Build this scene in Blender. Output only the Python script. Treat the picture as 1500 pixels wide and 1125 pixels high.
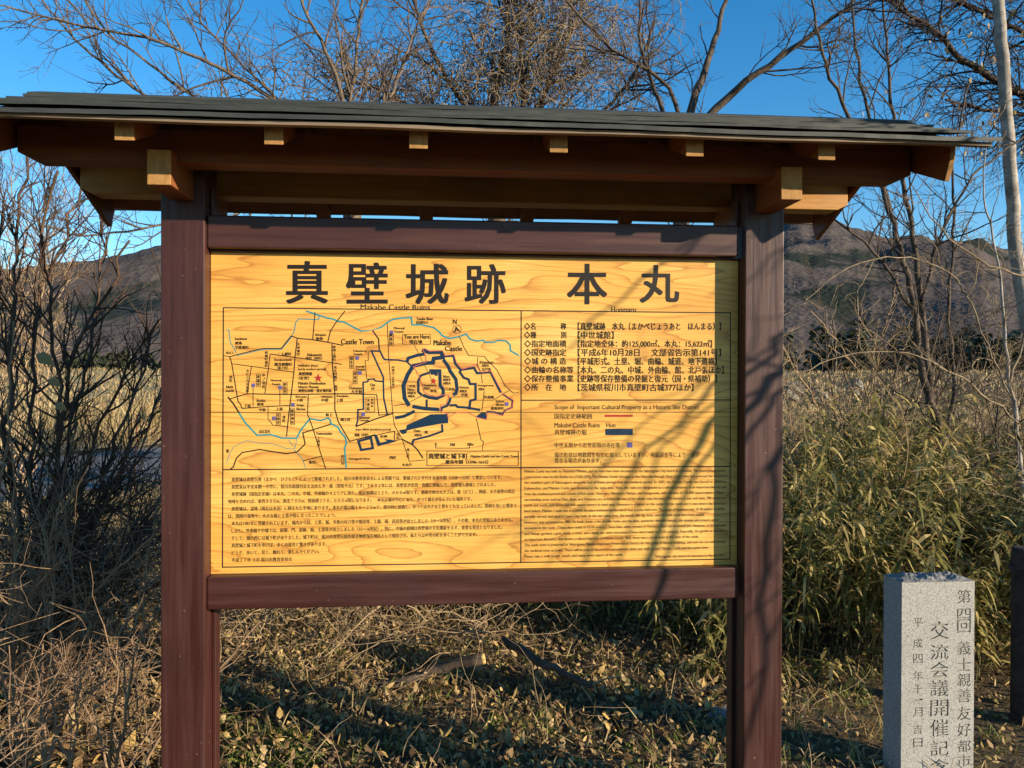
import bpy, math, random
import numpy as np
from mathutils import Vector, Matrix

for o in list(bpy.data.objects):
    bpy.data.objects.remove(o)
scene = bpy.context.scene
col = scene.collection
rad = math.radians

# ------------------------------------------------------------------ camera
YAW, PITCH, ROLL, FPX = 8.52e-02, -6.5e-03, 2.8e-03, 1130.0
CAM = np.array([-.1325, -2.8004, 1.83])
FW = np.array([math.sin(YAW)*math.cos(PITCH), math.cos(YAW)*math.cos(PITCH), math.sin(PITCH)])
_r = np.array([math.cos(YAW), -math.sin(YAW), 0.0])
_u = np.cross(_r, FW)
RT = _r*math.cos(ROLL)+_u*math.sin(ROLL)
UP = -_r*math.sin(ROLL)+_u*math.cos(ROLL)
cam_data = bpy.data.cameras.new('camera')
cam = bpy.data.objects.new('camera', cam_data)
col.objects.link(cam)
cam_data.sensor_width = 36.0
cam_data.lens = FPX/1500*36
cam_data.clip_end = 12000
cam_data.clip_start = .05
M = Matrix.Identity(4)
for i in range(3):
    M[i][0] = RT[i]; M[i][1] = UP[i]; M[i][2] = -FW[i]; M[i][3] = CAM[i]
cam.matrix_world = M
scene.camera = cam

# ------------------------------------------------------------------ light
SUN_EL, SUN_AZ = rad(14.6), rad(55.5)           # azimuth from -Y towards +X
SUN = Vector((math.sin(SUN_AZ)*math.cos(SUN_EL), -math.cos(SUN_AZ)*math.cos(SUN_EL), math.sin(SUN_EL)))
world = bpy.data.worlds.new('World')
scene.world = world
world.use_nodes = True
nt = world.node_tree
bg = nt.nodes['Background']
sky = nt.nodes.new('ShaderNodeTexSky')
sky.sky_type = 'NISHITA'
sky.sun_disc = False
sky.sun_elevation = SUN_EL
sky.sun_rotation = math.atan2(SUN.x, SUN.y)
sky.altitude = 200
sky.air_density = 1.0
sky.dust_density = 0.0
sky.ozone_density = 2.5
hs = nt.nodes.new('ShaderNodeHueSaturation'); hs.inputs['Saturation'].default_value = 1.36
nt.links.new(sky.outputs[0], hs.inputs['Color']); nt.links.new(hs.outputs[0], bg.inputs[0])
bg.inputs[1].default_value = .12
sl = bpy.data.lights.new('sun', 'SUN')
sl.energy = 5.0
sl.angle = rad(.5)
sl.color = (1.0, .835, .61)
so = bpy.data.objects.new('sun', sl)
so.rotation_euler = (-SUN).to_track_quat('-Z', 'Y').to_euler()
so.location = SUN*30
col.objects.link(so)
scene.view_settings.view_transform = 'Standard'
scene.view_settings.look = 'None'
scene.view_settings.exposure = 0.9
scene.view_settings.gamma = 1.0
scene.cycles.max_bounces = 6
scene.cycles.diffuse_bounces = 3
scene.cycles.transparent_max_bounces = 4

# ------------------------------------------------------------------ measuring helpers
def ray(x, y):
    return FW+RT*(x-750)/FPX-UP*(y-562.5)/FPX
def at_y(x, y, Y):
    d = ray(x, y); return CAM+d*(Y-CAM[1])/d[1]
def at_z(x, y, Z=0.0):
    d = ray(x, y); return CAM+d*(Z-CAM[2])/d[2]
def at_d(x, y, D):
    return CAM+ray(x, y)*D

# ------------------------------------------------------------------ mesh helpers
class MB:
    """collects shapes and links them as one mesh object"""
    def __init__(self):
        self.v = []; self.f3 = []; self.f4 = []; self.ng = []; self.n = 0
        self.m3 = []; self.m4 = []; self.mn = []
    def add(self, v, quads=None, tris=None, ngons=None, mi=0):
        v = np.asarray(v, dtype=np.float64).reshape(-1, 3)
        if quads is not None and len(quads):
            q = np.asarray(quads, dtype=np.int64).reshape(-1, 4)+self.n
            self.f4.append(q); self.m4.append(np.full(len(q), mi))
        if tris is not None and len(tris):
            q = np.asarray(tris, dtype=np.int64).reshape(-1, 3)+self.n
            self.f3.append(q); self.m3.append(np.full(len(q), mi))
        if ngons:
            for g in ngons:
                self.ng.append([i+self.n for i in g]); self.mn.append(mi)
        self.v.append(v); self.n += len(v)
    def box(self, x0, x1, y0, y1, z0, z1, mi=0):
        v = [(x0,y0,z0),(x1,y0,z0),(x1,y1,z0),(x0,y1,z0),(x0,y0,z1),(x1,y0,z1),(x1,y1,z1),(x0,y1,z1)]
        self.add(v, [(0,3,2,1),(4,5,6,7),(0,1,5,4),(1,2,6,5),(2,3,7,6),(3,0,4,7)], mi=mi)
    def prism(self, pts, axis, a, b, mi=0):
        """extrude a closed outline (2-D, counter-clockwise seen from +axis) along axis from a to b"""
        n = len(pts)
        def p3(p, t):
            return {'x': (t, p[0], p[1]), 'y': (p[0], t, p[1]), 'z': (p[0], p[1], t)}[axis]
        v = [p3(p, a) for p in pts]+[p3(p, b) for p in pts]
        q = [(i, (i+1) % n, n+(i+1) % n, n+i) for i in range(n)]
        self.add(v, q, ngons=[list(range(n))[::-1], list(range(n, 2*n))], mi=mi)
    def tube(self, p, r, k=5, mi=0, cap=False):
        p = np.asarray(p, dtype=float); n = len(p)
        r = np.broadcast_to(np.asarray(r, dtype=float), (n,))
        t = np.empty_like(p)
        t[1:-1] = p[2:]-p[:-2]; t[0] = p[1]-p[0]; t[-1] = p[-1]-p[-2]
        t /= np.linalg.norm(t, axis=1)[:, None]+1e-12
        m = t.mean(0)
        ref = np.eye(3)[int(np.argmin(np.abs(m)))]
        a = np.cross(t, ref); a /= np.linalg.norm(a, axis=1)[:, None]+1e-12
        b = np.cross(t, a)
        ang = np.arange(k)*2*math.pi/k
        v = p[:, None, :]+r[:, None, None]*(a[:, None, :]*np.cos(ang)[None, :, None]+b[:, None, :]*np.sin(ang)[None, :, None])
        i = np.arange(n-1)[:, None]*k; j = np.arange(k)[None, :]; j2 = (j+1) % k
        q = np.stack([i+j, i+j2, i+k+j2, i+k+j], -1).reshape(-1, 4)
        ng = [list(range(k))[::-1], list(range((n-1)*k, n*k))] if cap else None
        self.add(v.reshape(-1, 3), q, ngons=ng, mi=mi)
    def leaves(self, P, D, N, L, W, bend, mi=0):
        """many lance leaves: base P, direction D, face normal N, length L, half width W, droop of the tip"""
        P = np.asarray(P); D = D/np.linalg.norm(D, axis=1)[:, None]
        S = np.cross(D, N); S /= np.linalg.norm(S, axis=1)[:, None]+1e-9
        N = np.cross(S, D); L = L[:, None]; W = W[:, None]; bend = bend[:, None]
        dz = np.array([0, 0, -1.0])
        c1 = P+D*L*.33+dz*bend*L*.1; c2 = P+D*L*.68+dz*bend*L*.42; c3 = P+D*L+dz*bend*L*.95
        fold = N*W*.35
        v = np.stack([P, c1+S*W+fold, c1-S*W+fold, c2+S*W*.82+fold, c2-S*W*.82+fold, c3], 1).reshape(-1, 3)
        i = np.arange(len(P))[:, None]*6
        tr = np.concatenate([i+np.array([[0, 1, 2]]), i+np.array([[3, 5, 4]])])
        q = i+np.array([[1, 3, 4, 2]])
        self.add(v, q, tr, mi=mi)
    def build(self, name, mat, parent=None, origin=(0, 0, 0), smooth=False, bevel=0.0, kind=None, local=False):
        me = bpy.data.meshes.new(name)
        V = np.concatenate(self.v) if self.v else np.zeros((0, 3))
        if not local: V = V-np.asarray(origin)[None, :]
        loops = []; starts = []; tot = []; mi = []
        c = 0
        for fs, k, ms in ((self.f4, 4, self.m4), (self.f3, 3, self.m3)):
            if fs:
                a = np.concatenate(fs); loops.append(a.ravel())
                starts.append(c+np.arange(len(a))*k); tot.append(np.full(len(a), k)); mi.append(np.concatenate(ms)); c += a.size
        for g, m in zip(self.ng, self.mn):
            loops.append(np.array(g)); starts.append(np.array([c])); tot.append(np.array([len(g)])); mi.append(np.array([m])); c += len(g)
        loops = np.concatenate(loops).astype(np.int32); starts = np.concatenate(starts).astype(np.int32)
        tot = np.concatenate(tot).astype(np.int32); mi = np.concatenate(mi).astype(np.int32)
        me.vertices.add(len(V)); me.vertices.foreach_set('co', V.astype(np.float32).ravel())
        me.loops.add(len(loops)); me.loops.foreach_set('vertex_index', loops)
        me.polygons.add(len(starts)); me.polygons.foreach_set('loop_start', starts)
        me.polygons.foreach_set('loop_total', tot)
        me.polygons.foreach_set('material_index', mi)
        me.polygons.foreach_set('use_smooth', np.full(len(starts), smooth))
        me.update(calc_edges=True)
        for m in (mat if isinstance(mat, (list, tuple)) else [mat]):
            me.materials.append(m)
        o = bpy.data.objects.new(name, me)
        col.objects.link(o)
        if parent is not None:
            o.parent = parent
        else:
            o.location = origin
        if bevel:
            b = o.modifiers.new('bevel', 'BEVEL'); b.width = bevel; b.segments = 2; b.limit_method = 'ANGLE'; b.angle_limit = rad(40)
        if kind:
            o['kind'] = kind
        return o

def tag(o, label=None, cat=None, group=None, kind=None):
    if label: o['label'] = label
    if cat: o['category'] = cat
    if group: o['group'] = group
    if kind: o['kind'] = kind
    return o
def thing(name, label, cat, loc, group=None):
    o = bpy.data.objects.new(name, None); col.objects.link(o)
    o.location = loc; o.empty_display_size = .2
    return tag(o, label, cat, group)

# ------------------------------------------------------------------ materials
class N:
    def __init__(self, name, rough=.7, spec=.3):
        self.m = bpy.data.materials.new(name); self.m.use_nodes = True
        self.t = self.m.node_tree; self.b = self.t.nodes['Principled BSDF']
        self.b.inputs['Roughness'].default_value = rough
        self.b.inputs['Specular IOR Level'].default_value = spec
    def n(self, typ, **kw):
        x = self.t.nodes.new(typ)
        for k, v in kw.items():
            if k.startswith('i_'):
                x.inputs[k[2:].replace('_', ' ')].default_value = v
            else:
                setattr(x, k, v)
        return x
    def l(self, a, b): self.t.links.new(a, b)
    def coords(self, scale=(1, 1, 1), rot=(0, 0, 0), kind='Object'):
        c = self.n('ShaderNodeTexCoord'); mp = self.n('ShaderNodeMapping')
        mp.inputs['Scale'].default_value = scale; mp.inputs['Rotation'].default_value = rot
        self.l(c.outputs[kind], mp.inputs[0]); return mp.outputs[0]
    def noise(self, vec, scale, detail=4, rough=.55, dist=0.0):
        x = self.n('ShaderNodeTexNoise'); x.inputs['Scale'].default_value = scale
        x.inputs['Detail'].default_value = detail; x.inputs['Roughness'].default_value = rough
        x.inputs['Distortion'].default_value = dist
        if vec is not None: self.l(vec, x.inputs['Vector'])
        return x.outputs[0]
    def ramp(self, fac, stops, interp='LINEAR'):
        x = self.n('ShaderNodeValToRGB'); x.color_ramp.interpolation = interp
        e = x.color_ramp.elements
        while len(e) < len(stops): e.new(.5)
        for i, (p, c) in enumerate(stops):
            e[i].position = p
            e[i].color = (*c, 1) if hasattr(c, '__len__') else (c, c, c, 1)
        self.l(fac, x.inputs[0]); return x.outputs[0]
    def mix(self, fac, a, b, mode='MIX'):
        x = self.n('ShaderNodeMix', data_type='RGBA', blend_type=mode)
        for s, v in ((0, fac), (6, a), (7, b)):
            if hasattr(v, 'links'): self.l(v, x.inputs[s])
            elif s == 0: x.inputs[0].default_value = v
            else: x.inputs[s].default_value = (*v, 1)
        return x.outputs[2]
    def math(self, op, a, b=None, c=None):
        x = self.n('ShaderNodeMath', operation=op)
        for i, v in enumerate((a, b, c)):
            if v is None: continue
            if hasattr(v, 'links'): self.l(v, x.inputs[i])
            else: x.inputs[i].default_value = v
        return x.outputs[0]
    def color(self, c):
        if hasattr(c, 'links'): self.l(c, self.b.inputs['Base Color'])
        else: self.b.inputs['Base Color'].default_value = (*c, 1)
    def bump(self, h, strength=.3, dist=.01):
        x = self.n('ShaderNodeBump'); x.inputs['Strength'].default_value = strength; x.inputs['Distance'].default_value = dist
        self.l(h, x.inputs['Height']); self.l(x.outputs[0], self.b.inputs['Normal'])

def wood_panel():
    a = N('panel_wood', .45, .35)
    c = a.n('ShaderNodeTexCoord').outputs['Object']
    s = a.n('ShaderNodeSeparateXYZ'); a.l(c, s.inputs[0])
    # each of the boards is cut from another log: shift the figure at the joint
    brd = a.math('GREATER_THAN', s.outputs[2], JOINT_Z)
    mp = a.n('ShaderNodeMapping'); mp.inputs['Scale'].default_value = (.62, 1, 4.2); a.l(c, mp.inputs[0])
    off = a.n('ShaderNodeVectorMath', operation='ADD'); a.l(mp.outputs[0], off.inputs[0])
    cb = a.n('ShaderNodeCombineXYZ'); a.l(a.math('MULTIPLY', brd, 7.3), cb.inputs[0]); a.l(a.math('MULTIPLY', brd, 3.1), cb.inputs[2]); a.l(cb.outputs[0], off.inputs[1])
    v = off.outputs[0]
    h = a.noise(v, 1.0, 2, .45, .25)
    h2 = a.noise(v, 5.5, 3, .5)
    hz = a.math('MULTIPLY', s.outputs[2], 17.0)
    t = a.math('ADD', a.math('MULTIPLY', h, 17.0), hz)
    t = a.math('ADD', t, a.math('MULTIPLY', h2, 1.1))
    f = a.math('FRACT', t)
    # rings: pale early wood running into a thin dark late-wood line
    line = a.ramp(f, [(0, .0), (.60, .03), (.86, .40), (.965, 1.0), (1.0, .0)])
    fine = a.noise(a.coords((1.2, 1, 60)), 3.0, 3, .6)
    blot = a.noise(a.coords((.8, 1, 2.0)), 2.2, 3, .5)
    base = a.ramp(blot, [(.3, (.62, .32, .058)), (.5, (.71, .40, .085)), (.72, (.79, .50, .14))])
    base = a.mix(a.ramp(fine, [(.42, 0.0), (.66, .55)]), base, (.47, .215, .045))
    cc = a.mix(a.math('MULTIPLY', line, .74), base, (.34, .125, .02))
    # a few knots
    vo = a.n('ShaderNodeTexVoronoi', feature='F1'); vo.inputs['Scale'].default_value = 2.6
    vo.inputs['Randomness'].default_value = 1.0
    a.l(a.coords((1, .01, 1.5)), vo.inputs['Vector'])
    kn = a.ramp(vo.outputs['Distance'], [(0, 1.0), (.03, .8), (.055, 0)])
    cc = a.mix(a.math('MULTIPLY', kn, .6), cc, (.30, .11, .025))
    a.color(cc)
    a.bump(line, .06, .002)
    return a.m
def timber(name, c0, c1, scale=(2, 30, 30), rough=.6, spec=.3, wear=None):
    a = N(name, rough, spec)
    v = a.coords(scale)
    n1 = a.noise(v, 1.5, 4, .6, .3)
    n2 = a.noise(a.coords((1.5, 1.5, 1.5)), 2.0, 4, .6)
    cc = a.mix(a.ramp(n1, [(.35, 0.0), (.65, 1.0)]), c0, c1)
    cc = a.mix(a.ramp(n2, [(.4, 0.0), (.75, .55)]), cc, tuple(x*.55 for x in c0))
    n3 = a.noise(a.coords(tuple(x*2.6 for x in scale)), 1.5, 3, .6)
    cc = a.mix(a.ramp(n3, [(.60, 0.0), (.72, .38)]), cc, tuple(x*.35 for x in c0))   # open grain
    if wear:
        sp = a.noise(a.coords((1, 1, 1)), 55, 2, .5)
        cc = a.mix(a.ramp(sp, [(.71, 0.0), (.76, wear)]), cc, (.35, .28, .24))
    rg = a.ramp(n1, [(.3, max(rough-.12, .1)), (.7, min(rough+.18, 1))]); a.l(rg, a.b.inputs['Roughness'])
    a.color(cc)
    a.bump(n1, .4, .003)
    return a.m
def plain(name, c, rough=.6, spec=.3, var=.25, scale=30):
    a = N(name, rough, spec)
    n1 = a.noise(a.coords(), scale, 3, .6)
    a.color(a.mix(n1, tuple(x*(1-var) for x in c), tuple(min(1, x*(1+var)) for x in c)))
    return a.m
def leafy(name, stops, trans=.35, rough=.55, spec=.25):
    """one colour per leaf, with some light passing through the blade"""
    a = N(name, rough, spec)
    g = a.n('ShaderNodeNewGeometry')
    cc = a.ramp(g.outputs['Random Per Island'], stops)
    n1 = a.noise(a.coords(), 9, 2, .5)
    cc = a.mix(a.math('MULTIPLY', n1, .45), cc, (.09, .07, .03))
    a.color(cc)
    if trans:
        tr = a.n('ShaderNodeBsdfTranslucent'); a.l(cc, tr.inputs[0])
        mx = a.n('ShaderNodeMixShader'); mx.inputs[0].default_value = trans
        out = a.t.nodes['Material Output']
        a.l(a.b.outputs[0], mx.inputs[1]); a.l(tr.outputs[0], mx.inputs[2]); a.l(mx.outputs[0], out.inputs[0])
    return a.m
def bark(name, c0, c1, scale=14):
    a = N(name, .8, .2)
    n1 = a.noise(a.coords((1, 1, 1)), scale, 5, .65)
    n2 = a.noise(a.coords((1, 1, 6)), scale*2.5, 3, .6)
    cc = a.mix(a.ramp(n1, [(.35, 0.0), (.65, 1.0)]), c0, c1)
    cc = a.mix(a.ramp(n2, [(.5, 0.0), (.75, .5)]), cc, tuple(x*.4 for x in c0))
    a.color(cc); a.bump(n2, .5, .01)
    return a.m

PY = .066                                     # front of the lettered panel
JOINT_Z = float(at_y(600, 604, PY)[2])
MAT = {}
MAT['panel'] = wood_panel()
MAT['stain'] = timber('stained_timber', (.040, .0115, .0088), (.062, .0205, .016), (26, 26, 1.2), .42, .45, wear=.28)
MAT['stain_rail'] = timber('stained_rail', (.042, .0125, .0098), (.063, .0215, .017), (1.2, 26, 26), .42, .45, wear=.28)
MAT['cedar'] = timber('cedar_beam', (.135, .040, .011), (.185, .062, .018), (1.6, 28, 28), .55, .3)
MAT['cedar_arm'] = timber('cedar_arm', (.15, .050, .014), (.21, .078, .023), (28, 1.6, 28), .55, .3)
MAT['end_grain'] = timber('sawn_end_grain', (.30, .155, .05), (.42, .235, .085), (30, 30, 14), .7, .2)
MAT['yellow_beam'] = timber('pale_cedar_beam', (.36, .165, .033), (.46, .24, .055), (1.6, 20, 20), .5, .3)
MAT['fascia'] = timber('weathered_fascia', (.20, .15, .11), (.28, .21, .15), (1.0, 30, 30), .8, .15)
MAT['ink'] = plain('black_ink', (.014, .010, .008), .5, .3)
MAT['ink_thin'] = plain('brown_black_ink', (.030, .018, .010), .6, .2)
MAT['ink_faint'] = plain('worn_ink', (.12, .060, .022), .6, .2)
MAT['ink_soft'] = plain('thin_ink', (.055, .030, .014), .6, .2)
MAT['teal'] = plain('teal_paint', (.012, .215, .26), .5, .3)
MAT['navy'] = plain('navy_paint', (.004, .022, .052), .5, .3)
MAT['red'] = plain('red_paint', (.33, .022, .018), .5, .3)
MAT['pink'] = plain('faded_red_paint', (.50, .10, .085), .5, .3)
MAT['violet'] = plain('violet_paint', (.10, .085, .25), .5, .3)
def roof_mat():
    a = N('weathered_roof_board', .62, .35)
    n1 = a.noise(a.coords((1.0, 8, 8)), 3.0, 5, .65, .2)
    n2 = a.noise(a.coords((14, 2, 2)), 2.0, 3, .6)
    cc = a.ramp(n1, [(.3, (.022, .026, .025)), (.55, (.040, .046, .043)), (.8, (.072, .077, .070))])
    cc = a.mix(a.ramp(n2, [(.45, 0.0), (.8, .5)]), cc, (.028, .032, .030))
    a.color(cc); a.bump(n1, .35, .004); return a.m
MAT['roof'] = roof_mat()
def granite():
    a = N('granite', .75, .3)
    v = a.coords()
    vo = a.n('ShaderNodeTexVoronoi', feature='F1'); vo.inputs['Scale'].default_value = 300; a.l(v, vo.inputs['Vector'])
    hs = a.n('ShaderNodeSeparateColor'); a.l(vo.outputs['Color'], hs.inputs[0])
    cc = a.ramp(hs.outputs[0], [(0, (.12, .12, .116)), (.14, (.215, .21, .20)), (.4, (.31, .305, .285)), (1.0, (.40, .39, .36))])
    st = a.noise(v, 5, 4, .6)
    cc = a.mix(a.ramp(st, [(.5, 0.0), (.8, .4)]), cc, (.20, .18, .14))
    a.color(cc); a.bump(hs.outputs[0], .35, .003); return a.m
MAT['granite'] = granite()
MAT['carved'] = plain('carved_lettering', (.26, .245, .21), .9, .1, .5, 120)
MAT['rough_stone'] = bark('broken_stone', (.16, .155, .145), (.30, .29, .27), 22)
MAT['bark_pale'] = bark('pale_bark', (.080, .058, .042), (.185, .142, .104), 9)
MAT['bark_grey'] = bark('grey_bark', (.048, .035, .026), (.125, .094, .070), 9)
MAT['bark_dark'] = bark('dark_bark', (.026, .019, .016), (.065, .047, .037), 9)
MAT['twig_tan'] = bark('tan_twig', (.27, .18, .10), (.46, .335, .20), 12)
MAT['twig_red'] = bark('reddish_twig', (.20, .125, .075), (.36, .24, .14), 12)
MAT['vine'] = bark('dry_vine', (.13, .095, .06), (.32, .24, .15), 7)
MAT['pole'] = bark('weathered_pole', (.16, .135, .11), (.40, .36, .31), 7)
MAT['sasa'] = leafy('bamboo_grass_leaf', [(0, (.050, .060, .014)), (.25, (.15, .155, .034)), (.45, (.30, .27, .068)), (.66, (.48, .38, .12)), (.90, (.70, .55, .23)), (1, (.34, .17, .06))])
MAT['bark_shrub'] = bark('brown_shrub_bark', (.055, .034, .023), (.135, .086, .058), 9)
MAT['culm'] = bark('bamboo_culm', (.06, .06, .02), (.16, .14, .06), 9)
MAT['dry'] = leafy('dry_grass_blade', [(0, (.30, .20, .085)), (.5, (.46, .33, .15)), (1, (.58, .45, .23))], .3)
MAT['litter'] = leafy('fallen_leaf', [(0, (.075, .040, .020)), (.30, (.20, .115, .05)), (.55, (.38, .25, .11)), (.8, (.55, .40, .19)), (.94, (.62, .40, .12)), (1, (.14, .16, .045))], .15)
MAT['weed'] = leafy('green_weed', [(0, (.08, .13, .022)), (.5, (.19, .25, .045)), (1, (.34, .36, .09))], .35)
MAT['deadleaf'] = leafy('dead_leaf', [(0, (.40, .28, .12)), (1, (.62, .46, .22))], .3)
MAT['conifer'] = leafy('conifer_foliage', [(0, (.012, .022, .012)), (.6, (.026, .040, .018)), (1, (.055, .060, .030))], .1)

# ------------------------------------------------------------------ the roofed sign
SO = (0, .075, 0)
sign = thing('information_board', 'roofed timber information board with black lettering and a map on its pale wood panel', 'sign board', SO)
def part(mb, name, mat, **k):
    ends = k.pop('ends', False)
    o = mb.build(name, [mat, MAT['end_grain']] if ends else mat, k.pop('parent', sign), SO, **k)
    if ends:                                   # paler sawn end grain on the cut faces
        for p in o.data.polygons:
            if abs(p.normal.y) > .8: p.material_index = 1
    return o
PW = .15; PX = 1.1303
for s in (-1, 1):
    mb = MB(); x0, x1 = sorted((s*(PX-PW), s*PX))
    mb.box(x0, x1, 0, .15, -.3, 2.64)
    part(mb, 'post', MAT['stain'], bevel=.004)
XI = PX-PW-.001
for z0, z1 in ((2.293, 2.4095), (1.0045, 1.122)):
    mb = MB(); mb.box(-XI, XI-.017, .020, .105, z0, z1)
    part(mb, 'rail', MAT['stain_rail'], bevel=.006)
# slim stiles between rail and ground on the inner faces of the posts
for s in (-1, 1):
    mb = MB(); x0, x1 = sorted((s*XI, s*(XI-.012)))
    mb.box(x0, x1, .088, .142, -.3, 1.004)
    part(mb, 'stile', MAT['stain'], bevel=.002)
    mb = MB(); mb.box(x0, x1, .062, .108, 2.411, 2.51)
    part(mb, 'stile', MAT['stain'], bevel=.002)
mb = MB(); mb.box(-XI, XI, .052, .104, 2.2845, 2.2925)
part(mb, 'moulding', MAT['stain_rail'], bevel=.003)
mb = MB(); mb.box(-XI+.001, XI-.001, PY, .092, 1.1225, 2.284)
panel = part(mb, 'panel', MAT['panel'])
mb = MB()
def seam_box():
    mb.box(-XI+.002, XI-.002, PY-.0007, PY+.004, JOINT_Z-.0011, JOINT_Z+.0011)
seam_box(); part(mb, 'board_joint', MAT['ink_thin'], parent=panel)

# ---- lettering and map, measured on the panel's plane
def pp(x, y, off=.0009):
    q = at_y(x, y, PY); return (q[0], PY-off, q[2])
_tc = {}
def glyphs(text, bold=0.0):
    key = (text, bold)
    if key in _tc: return _tc[key]
    cu = bpy.data.curves.new('lettering', 'FONT'); cu.body = text; cu.size = 1.0
    cu.resolution_u = 3; cu.offset = bold; cu.fill_mode = 'FRONT'
    ob = bpy.data.objects.new('lettering', cu); col.objects.link(ob)
    dg = bpy.context.evaluated_depsgraph_get()
    ev = ob.evaluated_get(dg); me = ev.to_mesh()
    V = np.empty(len(me.vertices)*3); me.vertices.foreach_get('co', V); V = V.reshape(-1, 3)
    F = [tuple(p.vertices) for p in me.polygons]
    ev.to_mesh_clear(); bpy.data.objects.remove(ob); bpy.data.curves.remove(cu)
    _tc[key] = (V, F); return V, F
def put_text(mb, text, x0, x1, yc, hpx, bold=0.0, off=.0009, slope=None, plane=None):
    """one line of lettering fitted between two measured ends, cap height hpx"""
    V, F = glyphs(text)
    if not len(V): return
    mn = V.min(0); mx = V.max(0)
    P = plane or pp
    a = np.array(P(x0, yc, off)); b = np.array(P(x1, yc if slope is None else slope, off))
    top = np.array(P((x0+x1)/2, yc-hpx/2, off)); bot = np.array(P((x0+x1)/2, yc+hpx/2, off))
    h = abs(top[2]-bot[2])
    uu = (V[:, 0]-mn[0])/max(mx[0]-mn[0], 1e-6)
    vv = (V[:, 1]-mn[1])/max(mx[1]-mn[1], 1e-6)-.5
    W = a[None, :]+(b-a)[None, :]*uu[:, None]; W[:, 2] += vv*h
    tri = [f for f in F if len(f) == 3]; qd = [f for f in F if len(f) == 4]; ng = [f for f in F if len(f) > 4]
    # heavier strokes: the same outline laid down again a hair to each side
    sh = [(0, 0)] if not bold else [(bold*a*h, bold*b*h) for a, b in ((-1, -.7), (1, .7), (-1, .7), (1, -.7))]
    for k, (dx, dz) in enumerate(sh):
        mb.add(W+np.array([dx, -.00003*k, dz]), qd, tri, [list(g) for g in ng])
def text_v(mb, text, x, y0, y1, wpx, **k):
    n = len(text)
    for i, ch in enumerate(text):
        if ch in ' 　': continue
        st = (y1-y0)/n; put_text(mb, ch, x-wpx/2, x+wpx/2, y0+st*(i+.5), st*.82, **k)
_layer = [0]
def ribbon(mb, pts, wpx, closed=False, off=None):
    """painted line of constant width with mitred corners"""
    if off is None:
        _layer[0] += 1; off = .0005+.000004*(_layer[0] % 90)
    p = np.array([[q[0], q[2]] for q in (pp(x, y) for x, y in pts)])
    w = wpx*.00252/2; n = len(p)
    if closed:
        prv = np.roll(p, 1, 0); nxt = np.roll(p, -1, 0)
    else:
        prv = np.vstack([2*p[0]-p[1], p[:-1]]); nxt = np.vstack([p[1:], 2*p[-1]-p[-2]])
    d1 = p-prv; d2 = nxt-p
    d1 /= np.linalg.norm(d1, axis=1)[:, None]+1e-9; d2 /= np.linalg.norm(d2, axis=1)[:, None]+1e-9
    n1 = np.stack([-d1[:, 1], d1[:, 0]], 1); n2 = np.stack([-d2[:, 1], d2[:, 0]], 1)
    m = n1+n2; m /= np.linalg.norm(m, axis=1)[:, None]+1e-9
    c = np.clip((m*n1).sum(1), .5, 1); m = m*(w/c)[:, None]
    L = p+m; R = p-m
    v = np.array([(a[0], PY-off, a[1]) for a in np.concatenate([L, R])])
    rng = range(n if closed else n-1)
    mb.add(v, [(i, (i+1) % n, n+(i+1) % n, n+i) for i in rng])
def blob(mb, pts, off=None):
    if off is None:
        _layer[0] += 1; off = .0005+.000004*(_layer[0] % 90)
    mb.add([pp(x, y, off) for x, y in pts], ngons=[list(range(len(pts)))])
def rect(mb, x0, y0, x1, y1, off=None): blob(mb, [(x0, y0), (x1, y0), (x1, y1), (x0, y1)], off)
c1 = lambda L: [(300+u*.26667, 370+v*.26667) for u, v in L]
c2 = lambda L: [(320+u*.2312, 440+v*.2311) for u, v in L]
c3 = lambda L: [(520+u*.23105, 440+v*.2311) for u, v in L]
c4 = lambda L: [(750+u*.22667, 440+v*.22667) for u, v in L]

mb = MB()
for ch, x, w in zip('真壁城跡本丸', (450, 537.5, 626, 711, 860, 966), (59, 59, 61, 58, 57, 56)):
    put_text(mb, ch, x-w/2, x+w/2, {0: 413.5, 1: 414.5}.get('真壁城跡本丸'.index(ch), 416), {'真': 61, '壁': 59, '城': 58, '跡': 57, '本': 58, '丸': 54}[ch], bold=.02)
    if ch in '跡丸':
        part(mb, 'title_lettering', MAT['ink'], parent=panel); mb = MB()
mb = MB()
put_text(mb, 'Makabe Castle Ruins', 528.5, 630, 449.6, 7.6, bold=.01, slope=450.2)
part(mb, 'subtitle_lettering', MAT['ink'], parent=panel); mb = MB()
put_text(mb, 'Honmaru', 895.5, 931.5, 453.6, 7.6, bold=.01)
part(mb, 'subtitle_lettering', MAT['ink'], parent=panel)

mb = MB()
BW = 1.6
ribbon(mb, [(327.3, 450.8), (1070, 458.2), (1069.3, 819), (326, 830.8)], BW, closed=True)
ribbon(mb, [(763.5, 455.4), (763, 823.5)], BW)
ribbon(mb, [(326.5, 688), (763, 684.8), (1069.5, 683.2)], BW)
ribbon(mb, [(763.5, 586.2), (1069.8, 585.8)], BW)
part(mb, 'border_line', MAT['ink'], parent=panel)

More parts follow.
